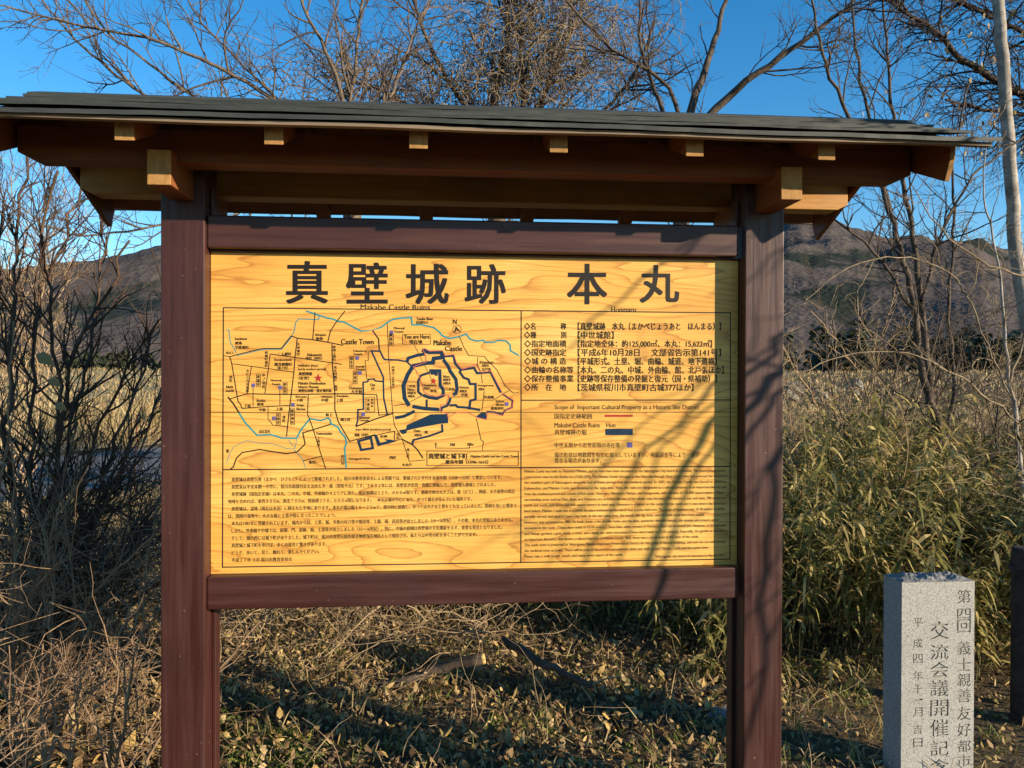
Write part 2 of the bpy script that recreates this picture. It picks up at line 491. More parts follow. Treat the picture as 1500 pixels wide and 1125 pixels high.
FACT = [('◇名　　　　称', '【真壁城跡　本丸（まかべじょうあと　ほんまる）】', 1056), ('◇種　　　　別', '【中世城館】', 899),
        ('◇指定地面積', '【指定地全体：約125,000㎡、本丸：15,622㎡】', 1043), ('◇国史跡指定', '【平成6年10月28日　 文部省告示第141号】', 1056),
        ('◇城 の 構 造', '【平城形式。土塁、堀、曲輪、城道、地下遺構】', 1050), ('◇曲輪の名称等', '【本丸、二の丸、中城、外曲輪、館、北戸張ほか】', 1060),
        ('◇保存整備事業', '【史跡等保存整備の発掘と復元（国・県補助）】', 1050), ('◇所　在　地', '【茨城県桜川市真壁町古城377ほか】', 1016)]
mb = MB(); mb2 = MB()
for i, (a, b, xe) in enumerate(FACT):
    y = 478+i*12.78
    put_text(mb, a, 768, 840 if i in (5, 6) else 829.5, y, 10.3, bold=.018)
    put_text(mb2, b, 846.5, xe, y, 11.2, bold=.016)
part(mb, 'heading_lettering', MAT['ink_thin'], parent=panel); part(mb2, 'fact_lettering', MAT['ink_thin'], parent=panel)
mb = MB()
put_text(mb, 'Scope of  Important Cultural Property as a Historic Site District', 812.5, 1024, 597.2, 8.5)
part(mb, 'legend_lettering', MAT['ink_thin'], parent=panel)
mb = MB()
put_text(mb, '国指定史跡範囲', 812.5, 867, 609.6, 8)
part(mb, 'legend_lettering', MAT['ink_thin'], parent=panel)
mb = MB()
put_text(mb, 'Makabe Castle Ruins    Hon', 812.5, 901.5, 622.6, 7)
part(mb, 'legend_lettering', MAT['ink_thin'], parent=panel)
mb = MB()
put_text(mb, '真壁城跡の堀', 812.5, 859, 633, 8)
part(mb, 'legend_lettering', MAT['ink_thin'], parent=panel)
mb = MB()
put_text(mb, '中世末期から近世初頭の寺社等', 812.5, 908, 652, 7.5)
part(mb, 'legend_lettering', MAT['ink_thin'], parent=panel)
mb = MB()
put_text(mb, '堀の形状は地籍図をもとに復元していますが、発掘調査等により一部が', 812.5, 1025, 666.2, 7.6)
put_text(mb, '異なる場合があります。', 812.5, 881, 674.6, 7.6)
part(mb, 'legend_lettering', MAT['ink_thin'], parent=panel)
mb = MB(); rect(mb, 885.8, 607.6, 927, 610.6); part(mb, 'legend_red_bar', MAT['red'], parent=panel)
mb = MB(); rect(mb, 886.7, 628.1, 927, 637.3); part(mb, 'legend_moat_bar', MAT['navy'], parent=panel)
mb = MB(); rect(mb, 918.4, 648, 926.5, 655.6); part(mb, 'legend_temple_mark', MAT['violet'], parent=panel)

JP = [(339.5, 735.5, '真壁城は真壁久幹（まかべ　ひさもと）によって築城されました。桜川市教育委員会による発掘では、築城された年代を永禄年間（1558～1570）と推定しています。'),
 (339.5, 726, '真壁家は平安末期～中世に、桜川市南部付近を治めた平一族（常陸平氏）です。１６０２年には、真壁家が出羽・角館に移転して、真壁城も廃城とされました。'),
 (339.5, 754, '真壁城跡（国指定史跡）は本丸、二の丸、中城、外曲輪の４エリアに別れ、指定面積は１２５，０００㎡程です。遺跡全体の大きさは、館（だて）、陣屋、大手前等の周辺'),
 (334.5, 691, '地域を含めれば、東西９００m、南北７００m、総面積２５０，０００㎡程になります。　本丸は城の中心にあり、かつて城主が住んでいた場所です。'),
 (339.5, 757, '真壁城は、湿地（現在は水田）に囲まれた平地にあります。本丸の堀は幅１６～２０mで、部分的に屈曲し、かつては大きな土塁をともなっていました。鉄砲を用いた戦争で'),
 (334.5, 492, 'は、周囲の湿地や、大きな堀と土塁が役に立ったことでしょう。'),
 (339.5, 751, '本丸は1981年に発掘されています。城内からは、土塁、堀、多数の柱穴等や階段等、土器、硯、武具等が出土しました（15～16世紀）。その後、本丸の発掘はありません。'),
 (339.5, 736, 'しかし、外曲輪や中城では、庭園、門、道跡、堀、土塁等が出土しました（15～16世紀）。特に、中城の庭園は真壁城の文化機能を示す、重要な発見となりました。'),
 (339.5, 699, 'そして、城の西には城下町がありました。城下町は、桜川市真壁伝統的建造物群保存地区として保存され、私たちは中世の町を歩くことができます。'),
 (339.5, 479, '真壁城と城下町を歩けば、多くの発見と驚きがあります。'),
 (339.5, 468, 'どうぞ、歩いて、見て、触れて、楽しんでください。'),
 (339.5, 428, '平成２７年 ３月 桜川市教育委員会')]
mb = MB()
for i, (xa, xb, t) in enumerate(JP):
    ya = 702.3+i*10.75
    sl_ = -(.0085+.0009*i)                          # lines run level on the panel
    put_text(mb, t, xa, xb, ya, 6.4, bold=.004, slope=ya+sl_*(xb-xa))
part(mb, 'japanese_lettering', MAT['ink_soft'], parent=panel)
EN = ['Makabe Castle was built by Hisamoto Makabe, and its ruins have been excavated by the Sakuragawa City board of education. The board presumed its',
 'construction must be the Eiroku era (1558-1570). The Makabe Family belonged to the Taira clan through Heian period who had governed the history of',
 'the southern part of Sakuragawa since the end of Heian period until the medieval period. In 1602, the Makabe Family was forced to move to',
 'Kakunodate, and Makabe Castle was abolished at the same time. Now, the ruins are designated as a cultural property of an important historic site',
 'from the medieval period and consist of four areas: Honmaru, Ninomaru, Nakajo, and Sotoguruwa, with the area of 125,000 square meters. When',
 'surrounding areas such as Date, Jinya, and Ootemae are included, the size of the whole ruins becomes 900 meters in east and west, 700 meters in',
 'north and south, and about 250,000 square meters in total area. Honmaru is situated on the center of the castle and it was where the lord had',
 'lived before. Makabe Castle was erected in the place enclosed by the marsh that is a rice field now. The moat of Honmaru was 16-20 meters in width,',
 'partially curved, and used to have a big bank. In the war using guns, the marsh, the big moat, and the bank must have been useful.',
 'Honmaru was excavated in 1981. Its bank, moat, a lot of pillar holes and the likes, potteries, wooden vessels, ink stones, and armors were',
 'excavated in the castle. (These were made in 15-16 century.) Since then, other remains in Honmaru have not excavated yet. However, in Sotoguruwa',
 'and Nakajo gardens a gate, roads, a moat, and a bank, etc. were excavated (These were made in 15-16 century). Especially, the garden in Nakajo is',
 'an important discovery that shows a cultural function of Makabe Castle. And, there was a castle town in the west of the castle.',
 'The castle town is preserved as Sakuragawa Makabe Important Preservation District for the group of historic buildings, and now we can walk around',
 'the medieval town as it was. There will be a lot of discoveries and surprises when you walk around Makabe Castle and the castle town.',
 'Please take a walk to see, touch, and enjoy every aspect of the castle.']
EX = [1062, 1064, 1063, 1064, 1060, 1062, 1062, 1062, 1032, 1052, 1063, 1063, 1024, 1063, 1038, 913]
mb = MB()
for i, t in enumerate(EN):
    ya = 690.8+i*8.32
    put_text(mb, t, 768.5, EX[i], ya, 5.4, bold=.004, slope=ya-(.004+.0012*i)*(EX[i]-768)/1.0*.9)
put_text(mb, 'Sakuragawa city board of education in March, 2015', 960, 1062, 815.4, 5.2, bold=.004, slope=814)
part(mb, 'english_lettering', MAT['ink_faint'], parent=panel)

# ---- the map
mb = MB()
ribbon(mb, c2([(555,67),(690,112),(725,118),(768,135),(790,135),(905,195),(985,187)])+c3([(112,187),(165,172),(205,140),(240,120),(300,112),(358,108),(362,155),(420,155),(500,172),(540,205),(550,222),(600,242),(660,230),(705,213),(730,245),(770,258),(815,252),(825,265),(880,265),(910,252),(960,258),(985,285),(985,318),(1040,350)]), 2.3)
ribbon(mb, c2([(130,712),(170,775),(245,855),(330,850),(400,872),(497,874),(520,825),(570,762),(585,750),(650,762),(695,745),(710,760),(712,780),(760,805),(775,835),(805,870),(812,905),(800,935),(810,1060)]), 2.3)
ribbon(mb, c2([(638,100),(635,122),(508,117),(490,140),(480,195),(470,218)]), 1.4)
ribbon(mb, c2([(470,224),(402,311),(278,312),(115,352)]), .9)
ribbon(mb, c2([(50,187),(67,187),(75,265),(100,305),(115,335)]), 1.2)
ribbon(mb, c2([(52,1030),(75,965),(100,925),(180,888),(260,905),(345,908),(430,938),(480,942),(490,925),(495,880)]), .8)
ribbon(mb, c2([(445,885),(465,915),(490,930)]), .8); ribbon(mb, c2([(480,945),(515,985),(535,1010),(552,1062)]), .8)
part(mb, 'map_river', MAT['teal'], parent=panel)
mb = MB()
T1, T2 = 1.05, 1.7
for L, w in (([(72,357),(115,345),(278,305),(398,305),(462,225),(500,240),(600,250),(690,265),(790,285)], 1.5), ([(35,350),(72,357)], T1), ([(612,75),(598,248)], 1.3),
    ([(802,67),(745,140),(710,195),(693,265)], 1.4), ([(72,357),(85,400),(125,642),(135,650),(152,685),(275,675),(455,665)], 1.3), ([(90,402),(210,418),(475,455)], T1),
    ([(210,418),(182,592)], T1), ([(500,240),(485,365),(478,460),(462,595),(445,735),(432,862)], 1.4), ([(328,340),(485,362),(580,375),(782,405)], 1.3),
    ([(328,340),(318,430),(295,590)], T1), ([(720,278),(722,400),(732,520),(738,595),(738,690),(760,770),(832,893),(995,850)], 1.5), ([(70,625),(182,592),(460,597),(740,592),(920,592)], 1.5),
    ([(220,550),(220,672)], .9), ([(390,565),(390,665)], .9), ([(315,675),(315,750),(345,790),(435,802)], .9), ([(570,600),(565,720),(595,800),(680,1068)], 1.2),
    ([(712,785),(535,840),(550,910),(500,960),(430,972),(260,945),(150,965),(115,1000),(95,1055),(75,1072)], 1.7), ([(535,1018),(650,988)], 1.3), ([(60,612),(95,655),(130,710)], 2.0)):
    ribbon(mb, c2(L), w)
for L, w in (([(112,190),(150,245),(155,318)], 1.8), ([(205,145),(215,370),(240,720),(250,790),(300,880),(345,1020),(445,1012)], .9), ([(300,880),(365,915),(395,945),(432,1000)], 1.9),
    ([(663,230),(690,295),(722,350),(820,355),(840,380),(900,440),(955,545),(1005,588),(1040,583)], .9), ([(780,360),(775,405),(800,455),(808,525)], .8), ([(820,575),(805,700)], .9),
    ([(245,668),(330,655),(430,600)], .9), ([(740,632),(880,632),(935,595),(980,570)], .9), ([(770,750),(800,885),(815,895),(808,950)], .9), ([(100,318),(85,325),(85,380),(65,382),(75,500)], .8),
    ([(0,593),(138,598),(152,728),(245,717)], 1.2), ([(5,800),(130,752),(245,715)], 1.9), ([(0,885),(252,828),(250,890),(300,880)], 1.2), ([(610,612),(725,612)], .9), ([(375,280),(490,505)], .5)):
    ribbon(mb, c3(L), w)
part(mb, 'map_road', MAT['ink'], parent=panel)
mb = MB()
for L, w in (([(100,320),(160,322),(180,365),(190,375),(270,378),(330,388),(365,425)], 2.0), ([(105,320),(150,420),(180,485),(183,620),(205,720)], 1.9), ([(180,515),(130,510),(120,498),(85,500),(82,515),(52,520),(55,690),(20,692),(18,760),(8,795)], 1.9),
    ([(440,340),(395,348),(340,365),(330,388)], 4.0), ([(425,315),(470,330),(548,328),(556,362)], 4.6), ([(570,360),(500,368),(495,395),(450,398),(370,415),(335,470),(308,540),(315,620),(345,668)], 5.0),
    ([(560,375),(590,415),(605,450),(640,500),(648,560),(640,590),(622,598)], 4.2), ([(365,672),(440,685),(535,692)], 4.6), ([(455,685),(455,628)], 2.6), ([(545,700),(552,680),(585,668),(600,640),(606,615)], 3.2),
    ([(600,665),(640,664),(650,675),(715,680),(795,695)], 3.0), ([(725,692),(732,635),(765,628),(765,530),(730,530),(720,500),(690,490),(665,455),(672,440),(755,428),(775,462),(810,458),(860,455),(925,585)], 3.0),
    ([(570,355),(625,352),(635,400),(668,440)], 2.6), ([(516,478),(516,462),(480,462)], 3.6), ([(472,446),(538,446),(541,540),(560,565),(560,602),(520,622),(470,615),(432,600)], 4.0), ([(475,457),(418,476),(402,510),(402,580),(426,600)], 3.0),
    ([(940,595),(1000,635),(995,680),(955,695),(935,722),(880,708),(835,705)], 2.4), ([(255,745),(310,735),(380,702)], 4.0), ([(552,785),(555,830),(470,860),(370,885),(365,910)], 2.6)):
    ribbon(mb, c3(L), w*1.15)
ribbon(mb, c3([(22,892),(102,872),(114,936),(40,948)]), 3.4, closed=True)
blob(mb, c3([(122,858),(140,852),(160,902),(205,892),(185,880),(230,882),(262,895),(145,925)]))
blob(mb, c3([(280,822),(325,815),(330,790),(430,745),(480,722),(590,720),(592,778),(540,782),(400,808),(330,825),(325,843),(300,848)]))
blob(mb, c3([(765,738),(800,712),(830,708),(836,752),(790,748)]))
part(mb, 'map_moat', MAT['navy'], parent=panel)
mb = MB()
ribbon(mb, c3([(430,315),(440,303),(475,322),(556,318),(572,350),(628,343),(642,390),(680,436),(770,408),(797,455),(862,448),(937,590),(1006,633),(992,685),(958,692),(937,731),(880,714),(840,712),(834,756),(775,742),(720,712),(645,709),(590,742),(583,715),(540,702),(545,662),(580,658),(597,603),(565,598),(515,610),(475,600),(440,580),(412,490),(385,440),(370,420),(452,390),(445,335)]), .9, closed=True, off=.00092)
part(mb, 'map_boundary', MAT['pink'], parent=panel)
def star(mb, x, y, r):
    blob(mb, [(x+r*(1 if i % 2 == 0 else .4)*math.sin(i*math.pi/5), y-r*(1 if i % 2 == 0 else .4)*math.cos(i*math.pi/5)) for i in range(10)], .0012)
for x, y, r in ((466.3, 553.9, 6.6), (635.1, 558.3, 5.2)):
    mb = MB(); star(mb, x, y, r); part(mb, 'map_star', MAT['red'], parent=panel)
for x, y in c2([(222,538),(392,552),(880,365),(897,460),(473,662),(352,747),(918,722)])+c3([(232,202),(962,657)]):
    mb = MB(); rect(mb, x-2.6, y-2.6, x+2.6, y+2.6, .0011); part(mb, 'map_temple_mark', MAT['violet'], parent=panel)
mb = MB()
def frame(x0, y0, x1, y1, w=.6): ribbon(mb, [(x0, y0), (x1, y0), (x1, y1), (x0, y1)], w, closed=True)
def t2(u0, u1, v, h, s, f=None):
    (a, y), (b, _) = (f or c2)([(u0, v), (u1, v)]); put_text(mb, s, a, b, y, h*.231, off=.0012, bold=.02)
t2(778, 985, 262, 34, 'Castle Town')
for u0, u1, v, h, s in ((105,182,243,16,'Sasabune'),(107,150,270,20,'鹿島'),(107,193,297,20,'字度島町'),(615,682,220,18,'Shinjuku'),(620,662,242,20,'新宿'),(50,95,332,18,'出口'),
    (380,463,340,20,'こん屋町'),(357,465,378,18,'Rendyuemachi'),(357,467,405,22,'殿次屋敷町'),(375,440,428,20,'（富上町）'),(565,655,345,18,'Nakamachi'),(555,658,367,20,'仲町（仲町）'),
    (508,632,415,17,'Makabe Jinya'),(508,683,437,17,'(early modern period)'),(510,595,465,22,'真壁陣屋'),(510,575,492,22,'（近世）'),(508,680,525,17,'Makabe Denshoukan'),(508,635,548,17,'Historic Museum'),(508,718,572,20,'真壁伝承館・歴史資料館'),
    (333,400,508,17,'Monnouji'),(340,395,532,17,'Temple'),(853,942,322,17,'Tokushouji'),(855,912,342,17,'Temple'),(870,925,420,17,'Jouraiji'),(872,930,440,17,'Temple'),(830,910,555,18,'Ootemae'),(842,910,577,20,'大手前'),
    (490,560,612,17,'Shimojuku'),(495,535,632,20,'下宿'),(655,725,612,17,'Nakajuku'),(653,697,632,20,'中宿'),(752,825,608,17,'Kamijuku'),(748,790,632,20,'上宿'),(495,545,665,17,'Atago'),(495,553,688,17,'Shrine'),
    (245,300,635,17,'Iizuka'),(247,288,658,20,'飯塚'),(165,205,668,20,'下宿'),(258,300,693,20,'中宿'),(365,408,688,20,'上宿'),(680,725,725,20,'坂上'),(775,838,755,22,'細工町'),(260,325,830,22,'山口川'),
    (620,722,843,17,'Tawaratsubo'),(50,68,955,22,'堤'),(575,620,1025,20,'新町'),(825,965,1005,17,'Yamaguchi River'),(50,95,548,17,'Nishi'),(48,98,572,17,'machi')):
    t2(u0, u1, v, h, s)
def tv2(u, v0, v1, s, w=18, f=None):
    (x, y0), (_, y1) = (f or c2)([(u, v0), (u, v1)]); text_v(mb, s, x, y0, y1, w*.231, off=.0012, bold=.02)
def boxv(u, v0, v1, s, f=None):
    g = f or c2
    (x0, y0), (x1, y1) = g([(u-13, v0), (u+13, v1)]); frame(x0, y0, x1, y1); tv2(u, v0+3, v1-3, s, 17, f)
boxv(254, 468, 548, '寿福寺'); boxv(423, 518, 590, '密弘寺'); boxv(845, 355, 432, '得生寺'); boxv(867, 450, 528, '常来寺'); boxv(470, 685, 788, '愛宕神社'); boxv(380, 715, 788, '光明寺')
tv2(508, 268, 352, '天神横町'); tv2(305, 320, 425, '桜横町横町'); tv2(736, 285, 385, '新宿上横町'); tv2(742, 415, 515, '見生目横町'); tv2(745, 535, 575, '高田'); tv2(288, 462, 560, '中ノ切町'); tv2(186, 435, 585, '大仁三六天馬町'); tv2(80, 475, 520, '西町'); tv2(416, 728, 775, '清町'); tv2(788, 975, 1045, '山口川')
tv2(635, 862, 925, '上宿坂')
for u0, u1, v, h, s in ((500,608,268,34,'Makabe'),(572,680,305,32,'Castle'),(313,472,230,26,'You are Here'),(345,428,263,26,'現在地'),(390,498,117,18,'Tanabe River'),(390,460,140,20,'田部川'),(248,315,178,17,'Minsouji'),(248,308,200,17,'Temple'),
    (793,878,392,17,'Kitatobari'),(805,850,413,17,'AREA'),(805,862,437,20,'北戸張'),(780,880,540,17,'Sotoguruwa'),(783,822,562,17,'AREA'),(820,882,613,20,'外曲輪'),(665,725,553,17,'Nakajo'),(665,710,575,17,'AREA'),(675,715,598,20,'中城'),
    (560,605,482,17,'Nino-'),(560,605,503,17,'maru'),(560,608,525,17,'AREA'),(575,635,563,20,'二の丸'),(432,515,537,17,'Honmaru'),(435,478,557,17,'AREA'),(478,522,573,20,'本丸'),(328,385,543,20,'二の丸'),(335,385,565,17,'Nino-'),(335,385,586,17,'maru'),(335,380,607,17,'AREA'),
    (895,945,638,17,'Kashima'),(895,945,660,17,'Shrine'),(863,945,684,20,'鹿島神社'),(375,415,826,17,'Date'),(377,425,853,17,'AREA'),(443,462,835,20,'館'),(100,128,535,17,'Dai'),(105,125,558,20,'台'),(5,228,820,17,'Jinya AREA (medieval period)'),
    (0,85,853,22,'陣屋（中世）'),(160,205,862,20,'市神'),(28,95,742,17,'Shinmei'),(28,90,762,17,'Temple'),(220,262,997,20,'西町'),(300,360,1042,20,'大木戸'),(468,715,987,36,'真壁城と城下町'),(735,1032,988,16,'Makabe Castle and the Castle Town'),(575,845,1024,26,'慶長年間（1596-1615）'),
    (508,518,912,18,'0'),(605,635,914,18,'100'),(712,752,912,18,'200m'),(622,645,135,28,'N')):
    t2(u0, u1, v, h, s, c3)
(xa, ya), (xb, yb) = c3([(302, 215), (478, 278)]); frame(xa, ya, xb, yb)
(xa, ya), (xb, yb) = c3([(457, 955), (1036, 1048)]); frame(xa, ya, xb, yb, .9)
(xa, ya), (xb, yb) = c3([(70, 615), (126, 705)]); frame(xa, ya, xb, yb)
tv2(86, 620, 700, '大楽院', 17, c3); tv2(110, 622, 680, '参明寺', 17, c3); tv2(230, 205, 285, '真楽寺', 18, c3)
(xa, ya), (xb, yb) = c3([(219, 215), (244, 288)]); frame(xa, ya, xb, yb)
tv2(243, 415, 560, '中通り二五郎通り', 16, c3); tv2(275, 840, 885, '田町', 18, c3); tv2(338, 935, 1000, '高上町', 16, c3)
ribbon(mb, [(x+6.2*math.cos(a), y+6.2*math.sin(a)) for (x, y) in c3([(648, 183)]) for a in np.linspace(0, 2*math.pi, 25)[:-1]], .6, closed=True)
blob(mb, c3([(640, 163), (672, 200), (650, 192)])); blob(mb, c3([(640, 163), (646, 190), (630, 205)]), .00125)
ribbon(mb, c3([(513, 922), (513, 936), (727, 936), (727, 922)]), .9)
part(mb, 'map_lettering', MAT['ink_thin'], parent=panel)

# ---- roof carpentry
ARMX = 1.055
for s in (-1, 1):
    mb = MB(); mb.prism([(-.225, 2.452), (.42, 2.452), (.42, 2.566), (-.225, 2.566)], 'x', s*ARMX-.038, s*ARMX+.038)
    part(mb, 'bracket_arm', MAT['cedar_arm'], bevel=.003, ends=True)
for y0, y1, z_, m_ in ((-.168, -.075, 0, MAT['cedar']), (.262, .355, -.010, MAT['yellow_beam'])):
    mb = MB()
    mb.prism([(x_, zz+z_) for x_, zz in ((-1.475, 2.541), (1.475, 2.541), (1.520, 2.563), (1.520, 2.650), (-1.520, 2.650), (-1.520, 2.563))], 'y', y0, y1)
    part(mb, 'purlin', m_, bevel=.003)
EY, EZ, RZ = -.43, 2.590, 2.804               # eave line, sheathing underside there, ridge
SL = (RZ-EZ)/(.075-EY)                        # pitch
def under(y): return RZ-.0035-abs(y-.075)*SL
HS = {1: .505, -1: .585}                      # the back slope is a little longer
RD = .062
XR = [-1.541+.4403*i for i in range(8)]
for x in XR[1:-1]:
    for s in (-1, 1):
        yf = .075-s*(HS[s]-.05); mb = MB()
        mb.prism([(yf, under(yf)-RD), (.075-s*.0015, under(.075)-RD), (.075-s*.0015, under(.075)), (yf, under(yf))], 'x', x-.029, x+.029)
        part(mb, 'rafter', MAT['cedar_arm'], bevel=.002, ends=True)
for x in (XR[0], XR[-1]):
    for s in (-1, 1):
        yf = .075-s*(HS[s]-.06); yt = .075-s*(HS[s]-.09); mb = MB()
        o = -.0004
        mb.prism([(yt, under(yt)-.128), (.075-s*.002, under(.075)-.125), (.075-s*.002, under(.075)+o), (yf, under(yf)+o), (yf, under(yf)-.045)], 'x', x-.009, x+.009)
        part(mb, 'barge_board', MAT['cedar_arm'], bevel=.002, ends=True)
# sheathing + fascia
for s in (-1, 1):
    mb = MB(); e = .075-s*(HS[s]-.01); dz = -(HS[s]-.505)*SL
    mb.prism([(e, EZ+.002+dz), (.075, RZ-.003), (.075, RZ+.009), (e, EZ+.014+dz)], 'x', -1.555, 1.605)
    part(mb, 'sheathing', MAT['cedar_arm'])
    mb = MB(); f0, f1 = sorted((.075-s*(HS[s]-.008), .075-s*(HS[s]+.014)))
    xs = np.linspace(-1.563, 1.622, 41)
    rng = random.Random(3+s)
    sag = [(.0016*math.sin(i*.55)+rng.uniform(-.0006, .0006)) for i in range(41)]
    v = []
    for i, x in enumerate(xs):
        z = EZ-.003+sag[i]+dz
        v += [(x, f0, z), (x, f1, z), (x, f1, z+.0115), (x, f0, z+.0115)]
    q = []
    for i in range(40):
        a = i*4
        for j in range(4):
            q.append((a+j, a+(j+1) % 4, a+4+(j+1) % 4, a+4+j))
    mb.add(v, q, ngons=[[0, 1, 2, 3], [160, 163, 162, 161]])
    part(mb, 'fascia', MAT['fascia'])
# overlapping roof boards, lower edges slightly wavy
NC = 5
for s in (-1, 1):
    for c in range(NC):
        rng = random.Random(40+c+s*7)
        t0 = c/NC; t1 = min(1.0, (c+1.28)/NC)
        ext = .028 if c == 0 else 0
        n = 64; xs = np.linspace(-1.576, 1.634+(.012 if c == 0 else 0), n)
        ph = rng.uniform(0, 6)
        y0 = -ext; H_ = HS[s]; thick = .013 if c == 0 else .008; lift = .024 if c == 0 else .029
        v = []
        for i, x in enumerate(xs):
            wz = (.0028 if c == 0 else .0009)*math.sin(x*2.3+ph)+.0012*math.sin(x*9+ph*2)+rng.uniform(-.0006, .0006)
            wy = .002*math.sin(x*5+ph*1.7)+rng.uniform(-.0012, .0012)
            ya = (y0 if c == 0 else H_*t0)+wy           # distance up from the eave
            yb = H_*t1
            za = RZ+.010+(ya-H_)*SL+lift+wz
            zb = RZ+.010+(yb-H_)*SL+.0045
            for (y, z) in ((ya, za-thick), (ya-.0015, za), (yb, zb), (yb, zb-.003)):
                v.append((x, .075-s*(H_-y), z))
        q = []
        for i in range(n-1):
            a = i*4
            for j in range(4):
                b = (a+j, a+(j+1) % 4, a+4+(j+1) % 4, a+4+j); q.append(b if s > 0 else b[::-1])
        mb = MB(); e = (n-1)*4
        mb.add(v, q, ngons=[[0, 1, 2, 3], [e, e+3, e+2, e+1]])
        part(mb, 'roof_board', MAT['roof'])
mb = MB()
mb.prism([(.075-.075, RZ+.003), (.075+.075, RZ+.003), (.075+.077, RZ+.012), (.075, RZ+.042), (.075-.077, RZ+.012)], 'x', -1.577, 1.636)
part(mb, 'ridge_cap', MAT['roof'], bevel=.003)

# ------------------------------------------------------------------ ground, road, field, hills
def gh(x, y):
    """height of the ground"""
    x = np.asarray(x, float); y = np.asarray(y, float)
    r = np.hypot(x, y)
    near = np.clip(1-r/14, 0, 1)
    b = .035*np.sin(x*1.3+.4)*np.cos(y*1.1)+.022*np.sin(x*3.1+y*2.3)+.012*np.sin(x*6.3-y*5.2+1)
    t = np.clip((r-35)/95, 0, 1)
    return b*near-.02*near+3.0*t*t*(3-2*t)
def sheet(name, xs, ys, off, mat, mask=None):
    X, Y = np.meshgrid(xs, ys); Z = gh(X, Y)+off
    v = np.stack([X, Y, Z], -1).reshape(-1, 3); nx = len(xs)
    i = np.arange(len(ys)-1)[:, None]*nx+np.arange(nx-1)[None, :]
    q = np.stack([i, i+1, i+nx+1, i+nx], -1).reshape(-1, 4)
    mb = MB(); mb.add(v, q)
    return mb.build(name, mat, smooth=True, kind='structure')
def soil():
    a = N('soil', .95, .1)
    n1 = a.noise(a.coords(), 2.2, 5, .65); n2 = a.noise(a.coords(), 26, 4, .7); n3 = a.noise(a.coords(), 1.1, 3, .5)
    cc = a.ramp(n2, [(.3, (.040, .030, .020)), (.5, (.095, .070, .043)), (.7, (.17, .125, .075))])
    cc = a.mix(a.ramp(n1, [(.5, 0.0), (.66, .7)]), cc, (.060, .070, .022))
    cc = a.mix(a.ramp(n3, [(.4, 0.0), (.6, .5)]), cc, (.15, .11, .06))
    a.color(cc); a.bump(n2, .8, .04); return a.m
def field_mat():
    a = N('dry_field', .95, .1)
    n1 = a.noise(a.coords((.04, .2, 1)), 1.0, 5, .6); n2 = a.noise(a.coords(), 3, 4, .7)
    cc = a.ramp(n1, [(.35, (.40, .30, .15)), (.55, (.52, .41, .22)), (.7, (.34, .29, .14))])
    cc = a.mix(a.math('MULTIPLY', n2, .35), cc, (.20, .15, .08))
    a.color(cc); a.bump(n2, 1.0, .5); return a.m
def asphalt():
    a = N('asphalt', .9, .2)
    n1 = a.noise(a.coords(), 90, 3, .7); n2 = a.noise(a.coords(), .8, 4, .6)
    cc = a.ramp(n1, [(.3, (.085, .085, .085)), (.7, (.19, .185, .18))])
    cc = a.mix(a.ramp(n2, [(.4, 0.0), (.7, .5)]), cc, (.15, .135, .11))
    a.color(cc); a.bump(n1, .4, .01); return a.m
g = np.concatenate([np.linspace(-9, 9, 121)])
tail = 9*1.16**np.arange(1, 42)
gx = np.concatenate([-tail[::-1], g, tail])
sheet('ground', gx, gx+3, 0.0, soil())
RA = at_z(94, 668)[:2]; RB = at_z(235, 655)[:2]
rd = (RB-RA)/np.linalg.norm(RB-RA); rn = np.array([-rd[1], rd[0]])        # far kerb of the road and its normal
if rn[1] < 0: rn = -rn
ss = np.linspace(-120, 120, 61)
def strip(name, d0, d1, off, mat, nn=4):
    mb = MB(); v = []
    for s_ in ss:
        for d in np.linspace(d0, d1, nn):
            p = RA+rd*s_+rn*d; v.append((p[0], p[1], float(gh(p[0], p[1]))+off))
    q = []
    for i in range(len(ss)-1):
        for j in range(nn-1):
            a = i*nn+j; q.append((a, a+nn, a+nn+1, a+1))
    mb.add(v, q); return mb.build(name, mat, smooth=True, kind='structure')
strip('road', -5.6, 0, .012, asphalt())
strip('field', 0.6, 210, .020, field_mat(), 40)

